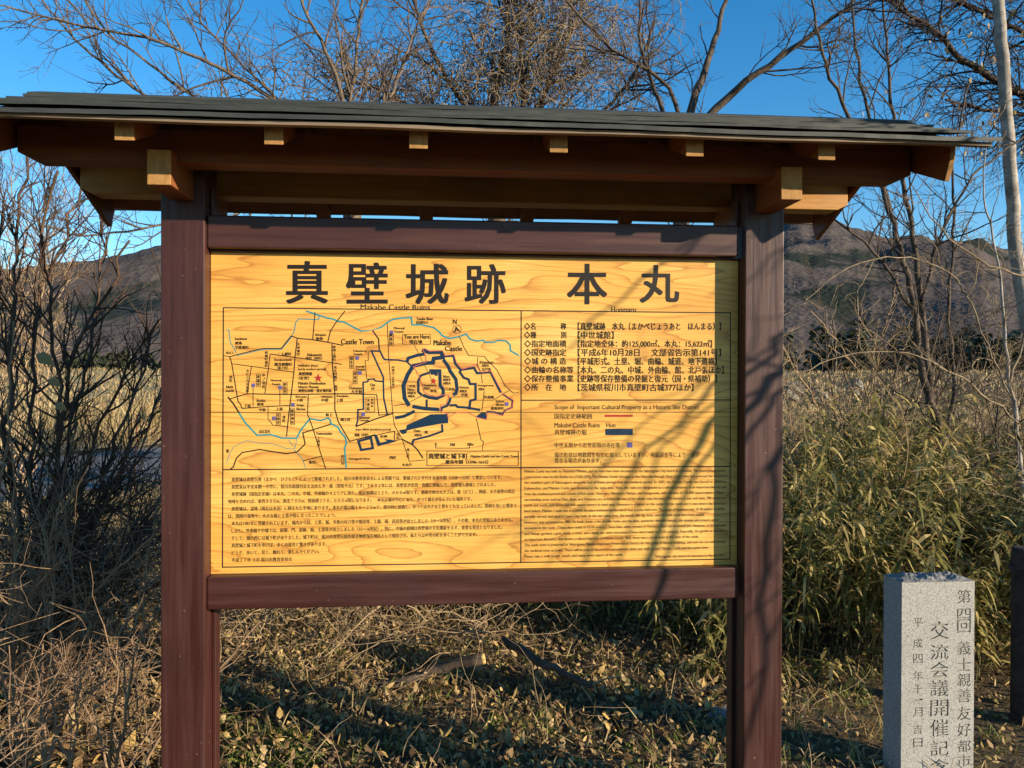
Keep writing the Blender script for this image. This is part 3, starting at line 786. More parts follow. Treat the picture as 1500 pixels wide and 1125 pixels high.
rng = np.random.default_rng(5)
def fbm(x, y, seed, octs=5, f0=1.0):
    """value noise built from rotated sines"""
    r = np.random.default_rng(seed); out = np.zeros_like(x); amp = 1.0; f = f0; tot = 0
    for o in range(octs):
        for k in range(4):
            a = r.uniform(0, 2*math.pi); p = r.uniform(0, 6.28)
            out += amp/4*np.sin((x*math.cos(a)+y*math.sin(a))*f+p+1.3*np.sin((x*math.sin(a)-y*math.cos(a))*f*.7+p*2))
        tot += amp; amp *= .55; f *= 2.0
    return out/tot
def hill_mat():
    a = N('wooded_hill', .95, .05)
    c = a.coords()
    n1 = a.noise(c, .0045, 5, .6, .3); n2 = a.noise(c, .05, 4, .65); n3 = a.noise(c, .013, 4, .6)
    bare = a.ramp(n2, [(.3, (.066, .055, .051)), (.55, (.088, .073, .065)), (.75, (.115, .094, .079))])
    ever = a.ramp(n2, [(.3, (.018, .024, .020)), (.7, (.032, .038, .027))])
    sp = a.n('ShaderNodeSeparateXYZ'); a.l(c, sp.inputs[0])
    low = a.ramp(a.math('MULTIPLY', sp.outputs[2], 1/160), [(.05, .12), (.45, 0.0)])     # evergreens keep to the lower slopes
    m = a.ramp(a.math('ADD', n1, low), [(.60, 0.0), (.64, 1.0)])
    m2 = a.ramp(n3, [(.68, 0.0), (.72, .8)])
    cc = a.mix(m, bare, ever); cc = a.mix(m2, cc, ever)
    a.color(cc)
    vo = a.n('ShaderNodeTexVoronoi', feature='F1'); vo.inputs['Scale'].default_value = .22; a.l(c, vo.inputs['Vector'])
    a.bump(vo.outputs['Distance'], .55, 1.8); return a.m
HILL = hill_mat()
def hill(name, px, py, r0, r1, seed, rough=.10):
    """a wooded slope from its foot at r0 to the crest at r1; the crest follows the measured skyline"""
    n = 420; m = 90
    xs = np.linspace(px[0], px[-1], n); ys = np.interp(xs, px, py)
    ys += 1.5*np.sin(xs*.031+seed)+.8*np.sin(xs*.11+2*seed)+.6*np.sin(xs*.31+seed)
    v = np.zeros((m, n, 3))
    for j in range(n):
        d = ray(xs[j], ys[j]); k = math.hypot(d[0], d[1]); e = d[2]/k; u = d[:2]/k
        t = np.linspace(0, 1.35, m); r = r0+(r1-r0)*t
        H = CAM[2]+e*r1
        prof = np.where(t <= 1, 1-(1-np.clip(t, 0, 1))**1.45, 1-((t-1)*1.6)**1.5)
        v[:, j, 0] = CAM[0]+u[0]*r; v[:, j, 1] = CAM[1]+u[1]*r; v[:, j, 2] = 2.0+(H-2.0)*prof
    nz = fbm(v[:, :, 0], v[:, :, 1], seed, 6, .008)
    t = np.linspace(0, 1.35, m)[:, None]
    env = np.clip(t*3, 0, 1)*np.clip(np.abs(1-t)*5, 0, 1)
    v[:, :, 2] += nz*env*(r1*rough*.55)
    v[:, :, 2] += fbm(v[:, :, 0], v[:, :, 1], seed+9, 2, .3)*.5*np.clip(t*3, 0, 1)
    i = np.arange(m-1)[:, None]*n+np.arange(n-1)[None, :]
    q = np.stack([i, i+1, i+n+1, i+n], -1).reshape(-1, 4)
    mb = MB(); mb.add(v.reshape(-1, 3), q); mb.build(name, HILL, smooth=True, kind='structure')
hill('hill', [-1500, -600, -100, 40, 100, 140, 190, 240, 330, 500, 700, 900, 1150], [470, 440, 415, 402, 391, 385, 376, 364, 356, 372, 420, 475, 548], 420, 1150, 3)
hill('hill', [250, 560, 760, 900, 1060, 1130, 1170, 1200, 1250, 1290, 1330, 1380, 1430, 1500, 1640, 1900, 2600], [548, 470, 420, 375, 350, 341, 338, 342, 351, 357, 356, 362, 366, 388, 405, 430, 470], 420, 1250, 11)

# ------------------------------------------------------------------ bare trees and shrubs
def nrm(v): return v/(np.linalg.norm(v)+1e-12)
def bendy(p0, d, L, n, wig, trop, R):
    """a wandering twig"""
    pts = [p0]; d = nrm(np.array(d, float)); st = L/n
    for i in range(n):
        d = nrm(d+R.normal(0, wig, 3)+np.array([0, 0, trop])); pts.append(pts[-1]+d*st)
    return np.array(pts)
def resample(p, step):
    p = np.asarray(p, float); s = np.concatenate([[0], np.cumsum(np.linalg.norm(np.diff(p, axis=0), axis=1))])
    n = max(2, int(s[-1]/step)); t = np.linspace(0, s[-1], n+1)
    # smooth path through the measured points
    out = np.stack([np.interp(t, s, p[:, k]) for k in range(3)], 1)
    for _ in range(3):
        out[1:-1] = (out[:-2]+2*out[1:-1]+out[2:])/4
    return out
def sprout(mbs, poly, radii, level, R, o):
    """side shoots along a limb, shoots on the shoots, and so on"""
    seg = np.linalg.norm(np.diff(poly, axis=0), axis=1); s = np.concatenate([[0], np.cumsum(seg)]); tot = s[-1]
    dens = o['dens'][level]; cnt = R.poisson(dens*tot)
    for _ in range(cnt):
        t = R.uniform(o.get('t0', .12) if level == 0 else .15, 1.0)*tot
        i = min(len(poly)-2, int(np.searchsorted(s, t)-1)); i = max(i, 0)
        f = (t-s[i])/(seg[i]+1e-9); p = poly[i]+(poly[i+1]-poly[i])*f
        if p[2] < .02: continue
        r = radii[i]+(radii[i+1]-radii[i])*f
        tg = nrm(poly[i+1]-poly[i]); q = nrm(np.cross(tg, R.normal(0, 1, 3)))
        a = R.uniform(*o.get('ang', (.5, 1.1)))
        d = tg*math.cos(a)+q*math.sin(a)
        L = o['len'][level]*R.uniform(.45, 1.25)*(1-.35*t/tot)
        n = o['seg'][level]
        c = bendy(p, d, L, n, o['wig'], o['trop'], R)
        r0 = min(r*.75, o['rad'][level]*R.uniform(.7, 1.2))
        rr = np.linspace(r0, max(o['tip'], r0*.35), n+1)
        mbs[min(level+1, len(mbs)-1)].tube(c, rr, 4 if r0 > .006 else 3)
        if level+1 < len(o['dens']):
            sprout(mbs, c, rr, level+1, R, o)
def P(pts, d0, d1):
    """pixel path at a real distance that changes from d0 to d1"""
    n = len(pts); return np.array([at_d(x, y, d0+(d1-d0)*i/(n-1)) for i, (x, y) in enumerate(pts)])
def tree(name, label, cat, base, limbs, mats, o, seed, group=None, parts=('trunk', 'branches', 'twigs'), extra=None):
    """limbs: (3-D path, thick radius, thin radius); first ones marked as trunk"""
    R = np.random.default_rng(seed)
    root = thing(name, label, cat, tuple(base), group)
    tr, br, tw = MB(), MB(), MB()
    for k, (path, r0, r1, is_trunk) in enumerate(limbs):
        p = resample(path, o.get('step', .12))
        p[1:-1] += R.normal(0, o.get('jit', .006), p[1:-1].shape)
        rr = r0+(r1-r0)*np.linspace(0, 1, len(p))**.8
        (tr if is_trunk else br).tube(p, rr, 8 if r0 > .03 else 6)
        if o['dens']: sprout([br, br, tw, tw], p, rr, 0, R, o)
    for mb_, nm, mt in zip((tr, br, tw), parts, mats):
        if mb_.n: mb_.build(nm, mt, root, tuple(base), smooth=True)
    if extra: extra(root, R)
    return root
CH = dict(dens=(6.5, 7.5, 6), len=(.9, .42, .2), seg=(7, 5, 3), rad=(.012, .006, .0035), tip=.0018, wig=.16, trop=.05, ang=(.45, 1.0), jit=.008)

D = 8.0
fork = at_d(512, 235, D); gb = at_d(520, 560, D); gb[2] = -.1
limbsA = [(np.array([gb, (gb+fork)/2+[.05, 0, 0], fork]), .13, .09, True)]
for pts, d1, r in (([(512,235),(505,143),(470,60),(440,0),(425,-70)], 7.6, .05), ([(512,235),(513,143),(525,60),(530,0),(534,-90)], 8.4, .045),
    ([(512,235),(460,180),(390,140),(330,100),(220,55),(100,35),(5,8)], 7.0, .042), ([(512,235),(380,190),(270,137),(215,90),(150,45),(115,-20)], 7.6, .036),
    ([(512,235),(350,220),(205,137),(120,70),(60,0),(25,-60)], 8.4, .036), ([(512,235),(430,170),(350,90),(300,40),(255,-30)], 8.8, .03), ([(512,235),(570,150),(600,60),(640,-20)], 8.2, .035),
    ([(512,235),(420,300),(330,295),(240,330),(120,350),(60,330)], 7.2, .03)):
    limbsA.append((P(pts, D, d1), r*.68, .008, False))
tree('bare_tree', 'leafless pale barked tree behind the roof, long boughs reaching to the upper left', 'tree', gb, limbsA, (MAT['bark_pale'], MAT['bark_pale'], MAT['bark_grey']), CH, 21)

D = 10.0
fork = at_d(728, 240, D); gb = at_d(735, 560, D); gb[2] = -.1
limbsB = [(np.array([gb, (gb+fork)/2, fork]), .16, .11, True)]
for pts, d1, r in (([(728,240),(722,160),(735,90),(748,40),(735,-60)], 10, .07), ([(728,240),(790,160),(820,80),(850,20),(870,-60)], 10.5, .06), ([(728,240),(690,170),(640,90),(610,20),(600,-50)], 9.4, .05),
    ([(728,240),(770,150),(760,60),(800,-30)], 9.7, .05), ([(728,240),(860,190),(930,110),(960,30)], 9.6, .04), ([(728,240),(650,190),(560,130),(470,110)], 9.4, .04)):
    limbsB.append((P(pts, D, d1), r, .014, False))
def vines(root, R):
    mb = MB()
    for k in range(1900):
        # hanging and looping dry vine stems round the crown
        cx, cy = R.normal(800, 75), R.normal(50, 60)
        if R.random() < .30: cx, cy = R.normal(600, 110), R.normal(112, 25)
        p = at_d(cx, cy, R.normal(9.9, .45)); L = R.uniform(.3, 1.0)
        c = bendy(p, R.normal(0, 1, 3)+[0, 0, -.3], L, 8, .42, -.10, R)
        mb.tube(c, np.linspace(R.uniform(.004, .008), .003, 9), 3)
    mb.build('vines', MAT['vine'], root, tuple(root.location), smooth=True)
tree('bare_tree', 'vine smothered bare tree behind the middle of the board roof', 'tree', gb, limbsB, (MAT['bark_grey'], MAT['bark_grey'], MAT['bark_grey']), dict(CH, dens=(8, 8, 6), len=(1.1, .5, .25), rad=(.016, .008, .005), tip=.0026, wig=.22, trop=0), 22, extra=vines)

D = 8.0
fork = at_d(1000, 215, D); gb = at_d(985, 560, D); gb[2] = -.1
limbsC = [(np.array([gb, (gb+fork)/2, fork]), .12, .085, True)]
for pts, d1, r in (([(1000,215),(1012,160),(1040,80),(1063,0),(1080,-80)], 8.3, .055), ([(1000,215),(1042,162),(1100,112),(1180,60),(1262,-8),(1300,-50)], 7.4, .05), ([(1000,215),(960,140),(935,60),(940,-30)], 8.6, .03), ([(1000,215),(990,130),(880,60),(820,-10)], 7.8, .028)):
    limbsC.append((P(pts, D, d1), r, .012, False))
tree('bare_tree', 'sparse bare tree whose two dark boughs fork above the right half of the roof', 'tree', gb, limbsC, (MAT['bark_grey'],)*3, dict(CH, dens=(3.6, 5.5, 5), len=(.9, .42, .2), rad=(.011, .006, .0035)), 23)

D = 7.2
gb = at_d(1392, 700, D); gb[2] = -.05
limbsD = []
for pts, d1, r, tk in (([(1392,870),(1385,650),(1352,560),(1340,450),(1322,370),(1305,320),(1290,265),(1262,205),(1222,130),(1195,50),(1190,-40)], 7.0, .052, True), ([(1388,700),(1362,580),(1350,450),(1336,330),(1322,270),(1312,200),(1300,110),(1292,-30)], 7.5, .042, True),
    ([(1352,480),(1300,390),(1245,335),(1208,312)], 6.9, .02, False), ([(1305,320),(1285,240),(1272,170),(1255,80),(1245,-20)], 7.4, .026, False), ([(1385,650),(1400,560),(1388,450),(1398,330),(1392,240),(1420,120)], 7.6, .024, False), ([(1350,440),(1380,330),(1420,260),(1500,200)], 7.6, .018, False)):
    limbsD.append((P(pts, D, d1), r, .009, tk))
tree('bare_tree', 'slim twin stemmed bare tree in the bamboo grass right of the board', 'tree', gb, limbsD, (MAT['bark_grey'], MAT['bark_grey'], MAT['bark_grey']), dict(CH, dens=(5.5, 6.5, 5), len=(.8, .38, .18), rad=(.009, .005, .003)), 24)
D = 6.6
gb = at_d(1500, 760, D); gb[2] = -.05
limbsE = []
for pts, d1, r, tk in (([(1502,860),(1492,620),(1474,545),(1472,450),(1462,380),(1440,300),(1445,190)], 6.8, .028, True), ([(1500,405),(1450,392),(1390,352),(1350,300),(1335,270)], 6.2, .018, False), ([(1492,620),(1420,560),(1330,512),(1240,518),(1165,548)], 6.0, .016, False),
    ([(1480,580),(1400,395),(1310,372),(1235,390),(1180,440)], 6.2, .015, False), ([(1480,560),(1520,420),(1500,330)], 7, .02, False)):
    limbsE.append((P(pts, D, d1), r*(1 if tk else .62), .004, tk))
tree('bare_tree', 'pale stemmed young bare tree with arching branches beside the wooden pole', 'tree', gb, limbsE, (MAT['pole'], MAT['vine'], MAT['vine']), dict(CH, dens=(6, 7, 5), len=(.6, .3, .15), rad=(.007, .004, .0026), wig=.2, trop=.02), 25)
D = 9.5
gb = at_d(1800, 560, D); gb[2] = -.1
fk = at_d(1760, 240, D)
limbsF = [(np.array([gb, (gb+fk)/2, fk]), .2, .15, True)]
for pts, d1, r in (([(1760,240),(1600,170),(1500,140),(1450,112),(1400,82),(1380,50),(1335,22),(1280,-10)], 8.6, .085), ([(1760,240),(1560,175),(1450,162),(1385,146)], 9, .045), ([(1760,240),(1620,120),(1530,60),(1440,20),(1330,-30)], 9, .05), ([(1760,240),(1580,60),(1480,-20),(1420,-80)], 9.4, .05)):
    limbsF.append((P(pts, D, d1), r*1.15, .014, False))
def dead_leaves(root, R):
    mb = MB(); n = 260
    Pp = np.array([at_d(R.normal(1420, 60), R.uniform(10, 230), R.uniform(8.3, 9.5)) for _ in range(n)])
    mb.leaves(Pp, R.normal(0, .5, (n, 3))+[0, 0, -1], R.normal(0, 1, (n, 3)), R.uniform(.04, .08, n), R.uniform(.008, .016, n), R.uniform(0, .4, n))
    mb.build('withered_leaves', MAT['litter'], root, tuple(root.location))
tree('bare_tree', 'big dark limbed bare tree with withered leaves reaching into the upper right corner', 'tree', gb, limbsF, (MAT['bark_dark'],)*3, dict(CH, dens=(10, 9, 7), len=(1.15, .55, .24), rad=(.014, .007, .004), trop=-.05, wig=.2), 26, extra=dead_leaves)

# the dark shrub left of the board
D = 4.0
gb = at_z(40, 1060)
limbsH = []
for x0, pts, d1, r in ((70, [(80,900),(76,700),(110,500),(160,418),(190,352)], 3.9, .022), (60, [(60,850),(40,620),(60,450),(95,330),(120,270)], 4.2, .020), (50, [(40,850),(5,620),(20,450),(30,300),(40,230)], 4.0, .022),
    (80, [(100,850),(130,650),(180,560),(232,470)], 3.9, .017), (95, [(110,880),(150,740),(190,660),(240,570)], 4.1, .018), (100, [(120,930),(170,820),(210,770),(245,720)], 4.2, .016), (85, [(90,900),(110,780),(180,700),(238,640)], 4.4, .016),
    (40, [(20,900),(60,780),(130,720),(235,790)], 4.3, .012), (20, [(-20,900),(-40,650),(-10,480),(5,300)], 4.1, .022), (30, [(10,920),(90,850),(160,820),(240,800)], 4.4, .015), (60, [(60,800),(110,600),(150,420),(150,320)], 4.4, .014),
    (10, [(-30,950),(60,900),(150,880),(245,850)], 4.3, .014), (60, [(60,900),(95,640),(80,480),(60,330),(85,250)], 3.8, .016), (90, [(95,930),(150,700),(220,520),(250,400)], 4.5, .014)):
    a = at_z(42+x0*.32, 1060-x0*.2); L = [a]+list(P(pts, D, d1)); limbsH.append((np.array(L), r, .006, False))
R = np.random.default_rng(311)
for k in range(12):
    a = at_z(R.uniform(-60, 70), R.uniform(985, 1060)); d = np.array([R.uniform(.25, .95), R.normal(0, .3), .8])
    limbsH.append((bendy(a, d, R.uniform(1.2, 2.3), 9, .10, .02, R), R.uniform(.009, .016), .004, False))
SH = dict(dens=(8, 8, 5), len=(.42, .22, .11), seg=(6, 4, 3), rad=(.008, .004, .0024), tip=.0013, wig=.17, trop=.06, ang=(.35, .85), jit=.006, step=.1, t0=.22)
tree('shrub', 'dark many stemmed bare shrub left of the board, leaning towards its post', 'shrub', gb, limbsH, (MAT['bark_shrub'],)*3, dict(SH, dens=(12, 9, 6), jit=.012, len=(.5, .24, .12)), 31, parts=('stems', 'stems', 'twigs'))
D = 3.5
gb = at_z(20, 1120)
limbsI = []
for pts, d1, r in (([(10,1120),(30,960),(60,820),(110,700)], 3.3, .010), ([(30,1120),(15,900),(25,760),(15,640)], 3.4, .010), ([(0,1120),(-20,850),(10,640),(20,470)], 3.4, .010), ([(40,1120),(70,1000),(140,860),(230,780)], 3.2, .008), ([(20,1120),(90,980),(120,900),(95,760)], 3.5, .008),
    ([(50,1120),(120,1050),(170,960),(232,900)], 3.3, .008), ([(-30,1120),(-10,960),(50,860),(90,820)], 3.1, .009)):
    L = [at_z(pts[0][0], pts[0][1])]+list(P(pts[1:], D, d1)); limbsI.append((np.array(L), r, .003, False))
R = np.random.default_rng(320)
for k in range(22):
    a = at_z(R.uniform(-130, 215), R.uniform(1120, 1210)); d = np.array([R.normal(.15, .45), R.normal(0, .3), 1.0])
    limbsI.append((bendy(a, d, R.uniform(.7, 1.7), 7, .13, .02, R), R.uniform(.005, .009), .0022, False))
tree('shrub', 'fine reddish tan twiggy shrub in front of the dark shrub at the lower left corner', 'shrub', gb, limbsI, (MAT['twig_red'],)*3, dict(SH, dens=(11, 8, 4), len=(.32, .16, .08), rad=(.004, .0026, .0018), tip=.0011, wig=.22), 32, parts=('stems', 'stems', 'twigs'))
D = 9.0
gb = at_z(20, 790)
limbsJ = [(np.array([at_z(25+1.2*k, 790)]+list(P([(10+9*k, 560), (5+16*k-6, 400), (22*k, 300), (26*k-10, 225+10*abs(k-2))], D, D+.3*(k-2)))), .013, .004, False) for k in range(-2, 7)]
tree('shrub', 'sunlit tan bare shrub standing behind the dark shrub at the left edge', 'shrub', gb, limbsJ, (MAT['bark_grey'], MAT['twig_tan'], MAT['twig_tan']), dict(SH, dens=(7, 7, 5), len=(.6, .32, .16), rad=(.008, .005, .0034), tip=.0022, t0=.35, jit=.03), 33, parts=('stems', 'stems', 'twigs'))
# brambly shrubs between the bamboo grass and the field, right
for k, (px_, py_, D, seed, lab) in enumerate(((1190, 640, 8.3, 41, 'tangled tan shrub just right of the right post, in front of the field'), (1450, 640, 7.8, 42, 'tangled grey brown shrub between the twin stemmed tree and the wooden pole'), (1300, 640, 9.0, 43, 'dark tangled bare shrub behind the twin stemmed tree'))):
    gb = at_d(px_, py_, D); gb[2] = -.05; R = np.random.default_rng(seed); L = []
    for q in range(24):
        a = gb+np.array([R.normal(0, .15), R.normal(0, .15), 0]); d = np.array([R.normal(0, .6), R.normal(0, .4), 1.0])
        L.append((bendy(a, d, R.uniform(1.9, 3.6), 9, .13, -.045, R), R.uniform(.010, .016), .004, False))
    tree('shrub', lab, 'shrub', gb, L, (MAT['twig_tan'] if k == 0 else MAT['bark_grey'],)*3, dict(SH, dens=(6, 6, 5), len=(.7, .34, .17), rad=(.006, .004, .0028), tip=.002, wig=.2, trop=-.02), seed, parts=('stems', 'stems', 'twigs'))
# the tree beyond the right edge, between the sun and the board, that throws its branch shadows on the panel
sd = np.array([SUN.x, SUN.y, SUN.z])
gb = np.array([4.05, -1.76, 0.0]); R = np.random.default_rng(77); L = [(np.array([gb-[0, 0, .1], gb+[.03, .05, 1.5], gb+[-.02, .02, 3.0], gb+[.02, 0, 4.2]]), .10, .05, True)]
for pts, dist, r in (([(857,826),(890,761),(913,715),(947,651),(979,635),(1011,605),(1056,567),(1110,525)], 5.2, .0125), ([(930,880),(954,826),(962,772),(979,733),(1000,684),(1017,662),(1056,621),(1110,575)], 4.8, .020), ([(960,840),(977,783),(988,733),(1029,682),(1056,644),(1110,600)], 4.9, .012),
    ([(906,826),(930,770),(947,690),(967,653),(1008,612),(1056,590)], 5.4, .009), ([(800,830),(838,770),(872,700),(915,640)], 5.6, .007), ([(832,512),(854,485),(895,453),(955,395),(1010,345)], 5.5, .010),
    ([(1085,1125),(1118,1000),(1121,880),(1128,780),(1140,640)], 5.0, .013), ([(1092,880),(1125,830),(1150,800)], 5.2, .007), ([(1092,1010),(1130,930),(1155,880)], 5.0, .008), ([(1085,935),(1150,850)], 5.3, .007),
    ([(960,380),(1010,350),(1050,318),(1150,230)], 5.6, .011), ([(1160,310),(1205,290),(1235,275)], 5.2, .010), ([(1085,420),(1150,370),(1240,250)], 5.4, .008), ([(1092,760),(1122,690),(1150,640)], 5.1, .009)):
    q = [at_y(x, y, PY if x < 1080 else 0.0)+sd*(dist*.5+.15*math.sin(i*1.7)) for i, (x, y) in enumerate(pts)]
    t = gb+np.array([0, 0, min(4.0, q[-1][2]+.55*(gb[0]-q[-1][0]))])       # where the bough leaves the trunk
    L.append((np.array([t]+q[::-1]), r*1.05, r*.45, False))
tree('bare_tree', 'bare tree right of the viewer that shades the right post and panel', 'tree', gb, L, (MAT['bark_grey'],)*3, dict(CH, dens=(1.0, 2.0, 2), len=(.5, .3, .2), rad=(.008, .005, .004)), 78)

# ------------------------------------------------------------------ undergrowth
def scatter(n, poly_px, R):
    """ground points spread evenly over an area given by its measured corners"""
    q = np.array([at_z(x, y)[:2] for x, y in poly_px]); lo, hi = q.min(0), q.max(0); out = []
    while sum(len(a) for a in out) < n:
        p = R.uniform(lo, hi, (n*3, 2)); ins = np.zeros(len(p), bool); j = len(q)-1
        for i in range(len(q)):
            c = ((q[i, 1] > p[:, 1]) != (q[j, 1] > p[:, 1])) & (p[:, 0] < (q[j, 0]-q[i, 0])*(p[:, 1]-q[i, 1])/(q[j, 1]-q[i, 1]+1e-12)+q[i, 0])
            ins ^= c; j = i
        out.append(p[ins])
    p = np.concatenate(out)[:n]
    return np.column_stack([p, gh(p[:, 0], p[:, 1])])
def bamboo(name, label, n, area, h0, h1, seed, leafn=15, clear=None):
    R = np.random.default_rng(seed); mb = MB(); st = MB()
    base = scatter(n, area, R)
    clump = .5+.5*np.sin(base[:, 0]*2.1+1)*np.cos(base[:, 1]*1.7+seed)
    A, B, C_, D_, E_, F_ = [], [], [], [], [], []
    for i in range(n):
        p = base[i]; h = R.uniform(h0, h1)*(.55+.62*clump[i])*R.choice([1, 1, 1, 1.18])
        d = np.array([R.normal(0, .16), R.normal(-.05, .16), 1.0]); c = bendy(p, d, h, 5, .07, .0, R)
        st.tube(c, np.linspace(.0035, .0016, 6), 3)
        k = R.poisson(leafn)
        f = R.uniform(.18, 1.0, k)**.75*5; j = np.minimum(f.astype(int), 4); fr = (f-j)[:, None]
        pos = c[j]*(1-fr)+c[j+1]*fr
        a = R.uniform(0, 2*math.pi, k); up = R.uniform(-.7, .75, k)
        A.append(pos); B.append(np.stack([np.cos(a), np.sin(a), up], 1)); C_.append(R.normal(0, .35, (k, 3))+[0, 0, 1])
        D_.append(R.uniform(.06, .17, k)); E_.append(R.uniform(.006, .0135, k)); F_.append(R.uniform(.1, .95, k))
    mb.leaves(*(np.concatenate(t) for t in (A, B, C_, D_, E_, F_)))
    o = mb.build(name, MAT['sasa']); tag(o, label, 'bamboo grass', kind='stuff')
    s_ = st.build('bamboo_stem', MAT['culm'], o); s_['kind'] = 'stuff'
    return o
bamboo('bamboo_grass', 'dense green and straw coloured bamboo grass thicket right of the board', 2350, [(1105, 985), (1260, 985), (1340, 1010), (1900, 1010), (1950, 780), (1090, 770)], 1.0, 1.5, 51, 32)
bamboo('bamboo_grass', 'dark green bamboo grass seen below the right half of the board', 640, [(600, 915), (860, 932), (1010, 975), (1130, 985), (1120, 800), (560, 800)], .5, 1.05, 52, 17)
bamboo('bamboo_grass', 'small bamboo grass sprouts on the ground between post and stone marker', 26, [(1000, 1010), (1260, 1020), (1250, 985), (1000, 980)], .16, .34, 53, 9)

def litter(name, label, n, area, seed, mat, L=(.014, .056), Wd=(.005, .019), lift=.06, cat='fallen leaves'):
    R = np.random.default_rng(seed); p = scatter(n, area, R); p[:, 2] += R.uniform(.004, lift, n)
    d = np.column_stack([R.normal(0, 1, (n, 2)), R.normal(.06, .30, n)])
    mb = MB(); mb.leaves(p, d, R.normal(0, .85, (n, 3))+[0, 0, 1], R.uniform(*L, n), R.uniform(*Wd, n), R.uniform(-1.0, 1.1, n))
    o = mb.build(name, mat); tag(o, label, cat, kind='stuff'); return o
litter('leaf_litter', 'layer of brown and tan fallen leaves under the board and the shrubs', 34000, [(-260, 1190), (1120, 1190), (1100, 870), (-150, 760)], 61, MAT['litter'])
litter('leaf_litter', 'sparse dark fallen leaves on the bare soil around the stone marker', 5200, [(1120, 1190), (2300, 1190), (2000, 900), (1100, 900)], 66, MAT['litter'], (.018, .05), (.005, .014), .03)
litter('leaf_litter', 'crisp pale fallen leaves heaped at the foot of the dark shrub', 5200, [(-80, 1180), (250, 1180), (250, 880), (-60, 860)], 62, MAT['litter'], (.04, .10), (.014, .032), .09)
def tufts(name, label, n, area, seed, mat, h, k=9, w=(.0014, .0032), cat='grass', tilt=.45):
    R = np.random.default_rng(seed); b = scatter(n, area, R); m = n*k
    p = np.repeat(b, k, 0)+np.column_stack([R.normal(0, .02, (m, 2)), np.zeros(m)])
    d = np.column_stack([R.normal(0, tilt, (m, 2)), np.ones(m)])
    mb = MB(); mb.leaves(p, d, R.normal(0, 1, (m, 3))+[0, -.6, .2], R.uniform(*h, m), R.uniform(*w, m), R.uniform(.1, .9, m))
    o = mb.build(name, mat); tag(o, label, cat, kind='stuff'); return o
tufts('grass_tufts', 'sparse yellow green grass tufts between the fallen leaves', 340, [(240, 1180), (1700, 1180), (1290, 960), (300, 930)], 63, MAT['weed'], (.05, .16))
tufts('dry_tufts', 'thin straw coloured grass in the leaf litter', 1100, [(-100, 1180), (1500, 1180), (1250, 900), (-50, 800)], 64, MAT['dry'], (.06, .24), 6)
# broad leaved weeds
R = np.random.default_rng(65); n = 420
b = np.concatenate([scatter(420, [(290, 1190), (560, 1190), (440, 1075), (310, 1035)], R), scatter(80, [(150, 1120), (240, 1120), (240, 1010), (160, 1020)], R), scatter(40, [(650, 1180), (1000, 1180), (950, 1060), (700, 1050)], R)])
m = len(b)*5; p = np.repeat(b, 5, 0); a = R.uniform(0, 6.28, m)
mb = MB(); mb.leaves(p, np.stack([np.cos(a), np.sin(a), R.uniform(.15, 1.1, m)], 1), R.normal(0, .9, (m, 3))+[0, 0, 1], R.uniform(.035, .085, m), R.uniform(.009, .020, m), R.uniform(.2, .9, m))
tag(mb.build('green_weeds', MAT['weed']), 'low broad leaved green weeds beside the foot of the left post', 'weeds', kind='stuff')
# dry brush behind and below the board
def brush(name, label, n, area, seed, mat, L, r, h=.5, trop=-.02, wig=.28):
    R = np.random.default_rng(seed); b = scatter(n, area, R); mb = MB()
    for p in b:
        p = p+np.array([0, 0, R.uniform(0, h)]); d = np.array([R.normal(0, 1), R.normal(0, .8), R.uniform(-.25, .8)])
        l = R.uniform(*L); c = bendy(p, d, l, 8, wig, trop, R); c[:, 2] = np.maximum(c[:, 2], gh(c[:, 0], c[:, 1])+.01)
        mb.tube(c, np.linspace(R.uniform(*r), r[0]*.6, 9), 3)
    o = mb.build(name, mat, smooth=True); tag(o, label, 'dry brush', kind='stuff'); return o
brush('dry_brush', 'tangle of thin dry stems below the left half of the board', 2300, [(290, 985), (740, 1000), (780, 830), (280, 800)], 71, MAT['twig_tan'], (.3, 1.05), (.0018, .0046), .95)
brush('dry_brush', 'thin fallen twigs strewn over the leaf litter', 520, [(-60, 1190), (1290, 1190), (1250, 960), (-40, 880)], 72, MAT['twig_tan'], (.15, .6), (.0014, .0036), .05, -.05, .2)
brush('dry_brush', 'reddish dry stems woven through the bamboo grass right of the board', 700, [(1120, 965), (1560, 965), (1560, 740), (1110, 740)], 73, MAT['twig_tan'], (.5, 1.5), (.0018, .0042), 1.2, .02, .18)
brush('dry_brush', 'sunlit thorny tan stems in front of the foot of the dark shrub', 900, [(-160, 1230), (235, 1230), (235, 1000), (-120, 960)], 74, MAT['twig_red'], (.25, .95), (.0013, .0032), 1.15, .01, .22)

brush('dry_brush', 'tangled bare tan stems arching over the back of the bamboo grass thicket', 650, [(1090, 790), (1620, 790), (1620, 690), (1090, 690)], 75, MAT['vine'], (.6, 1.7), (.0028, .006), 1.5, -.03, .2)
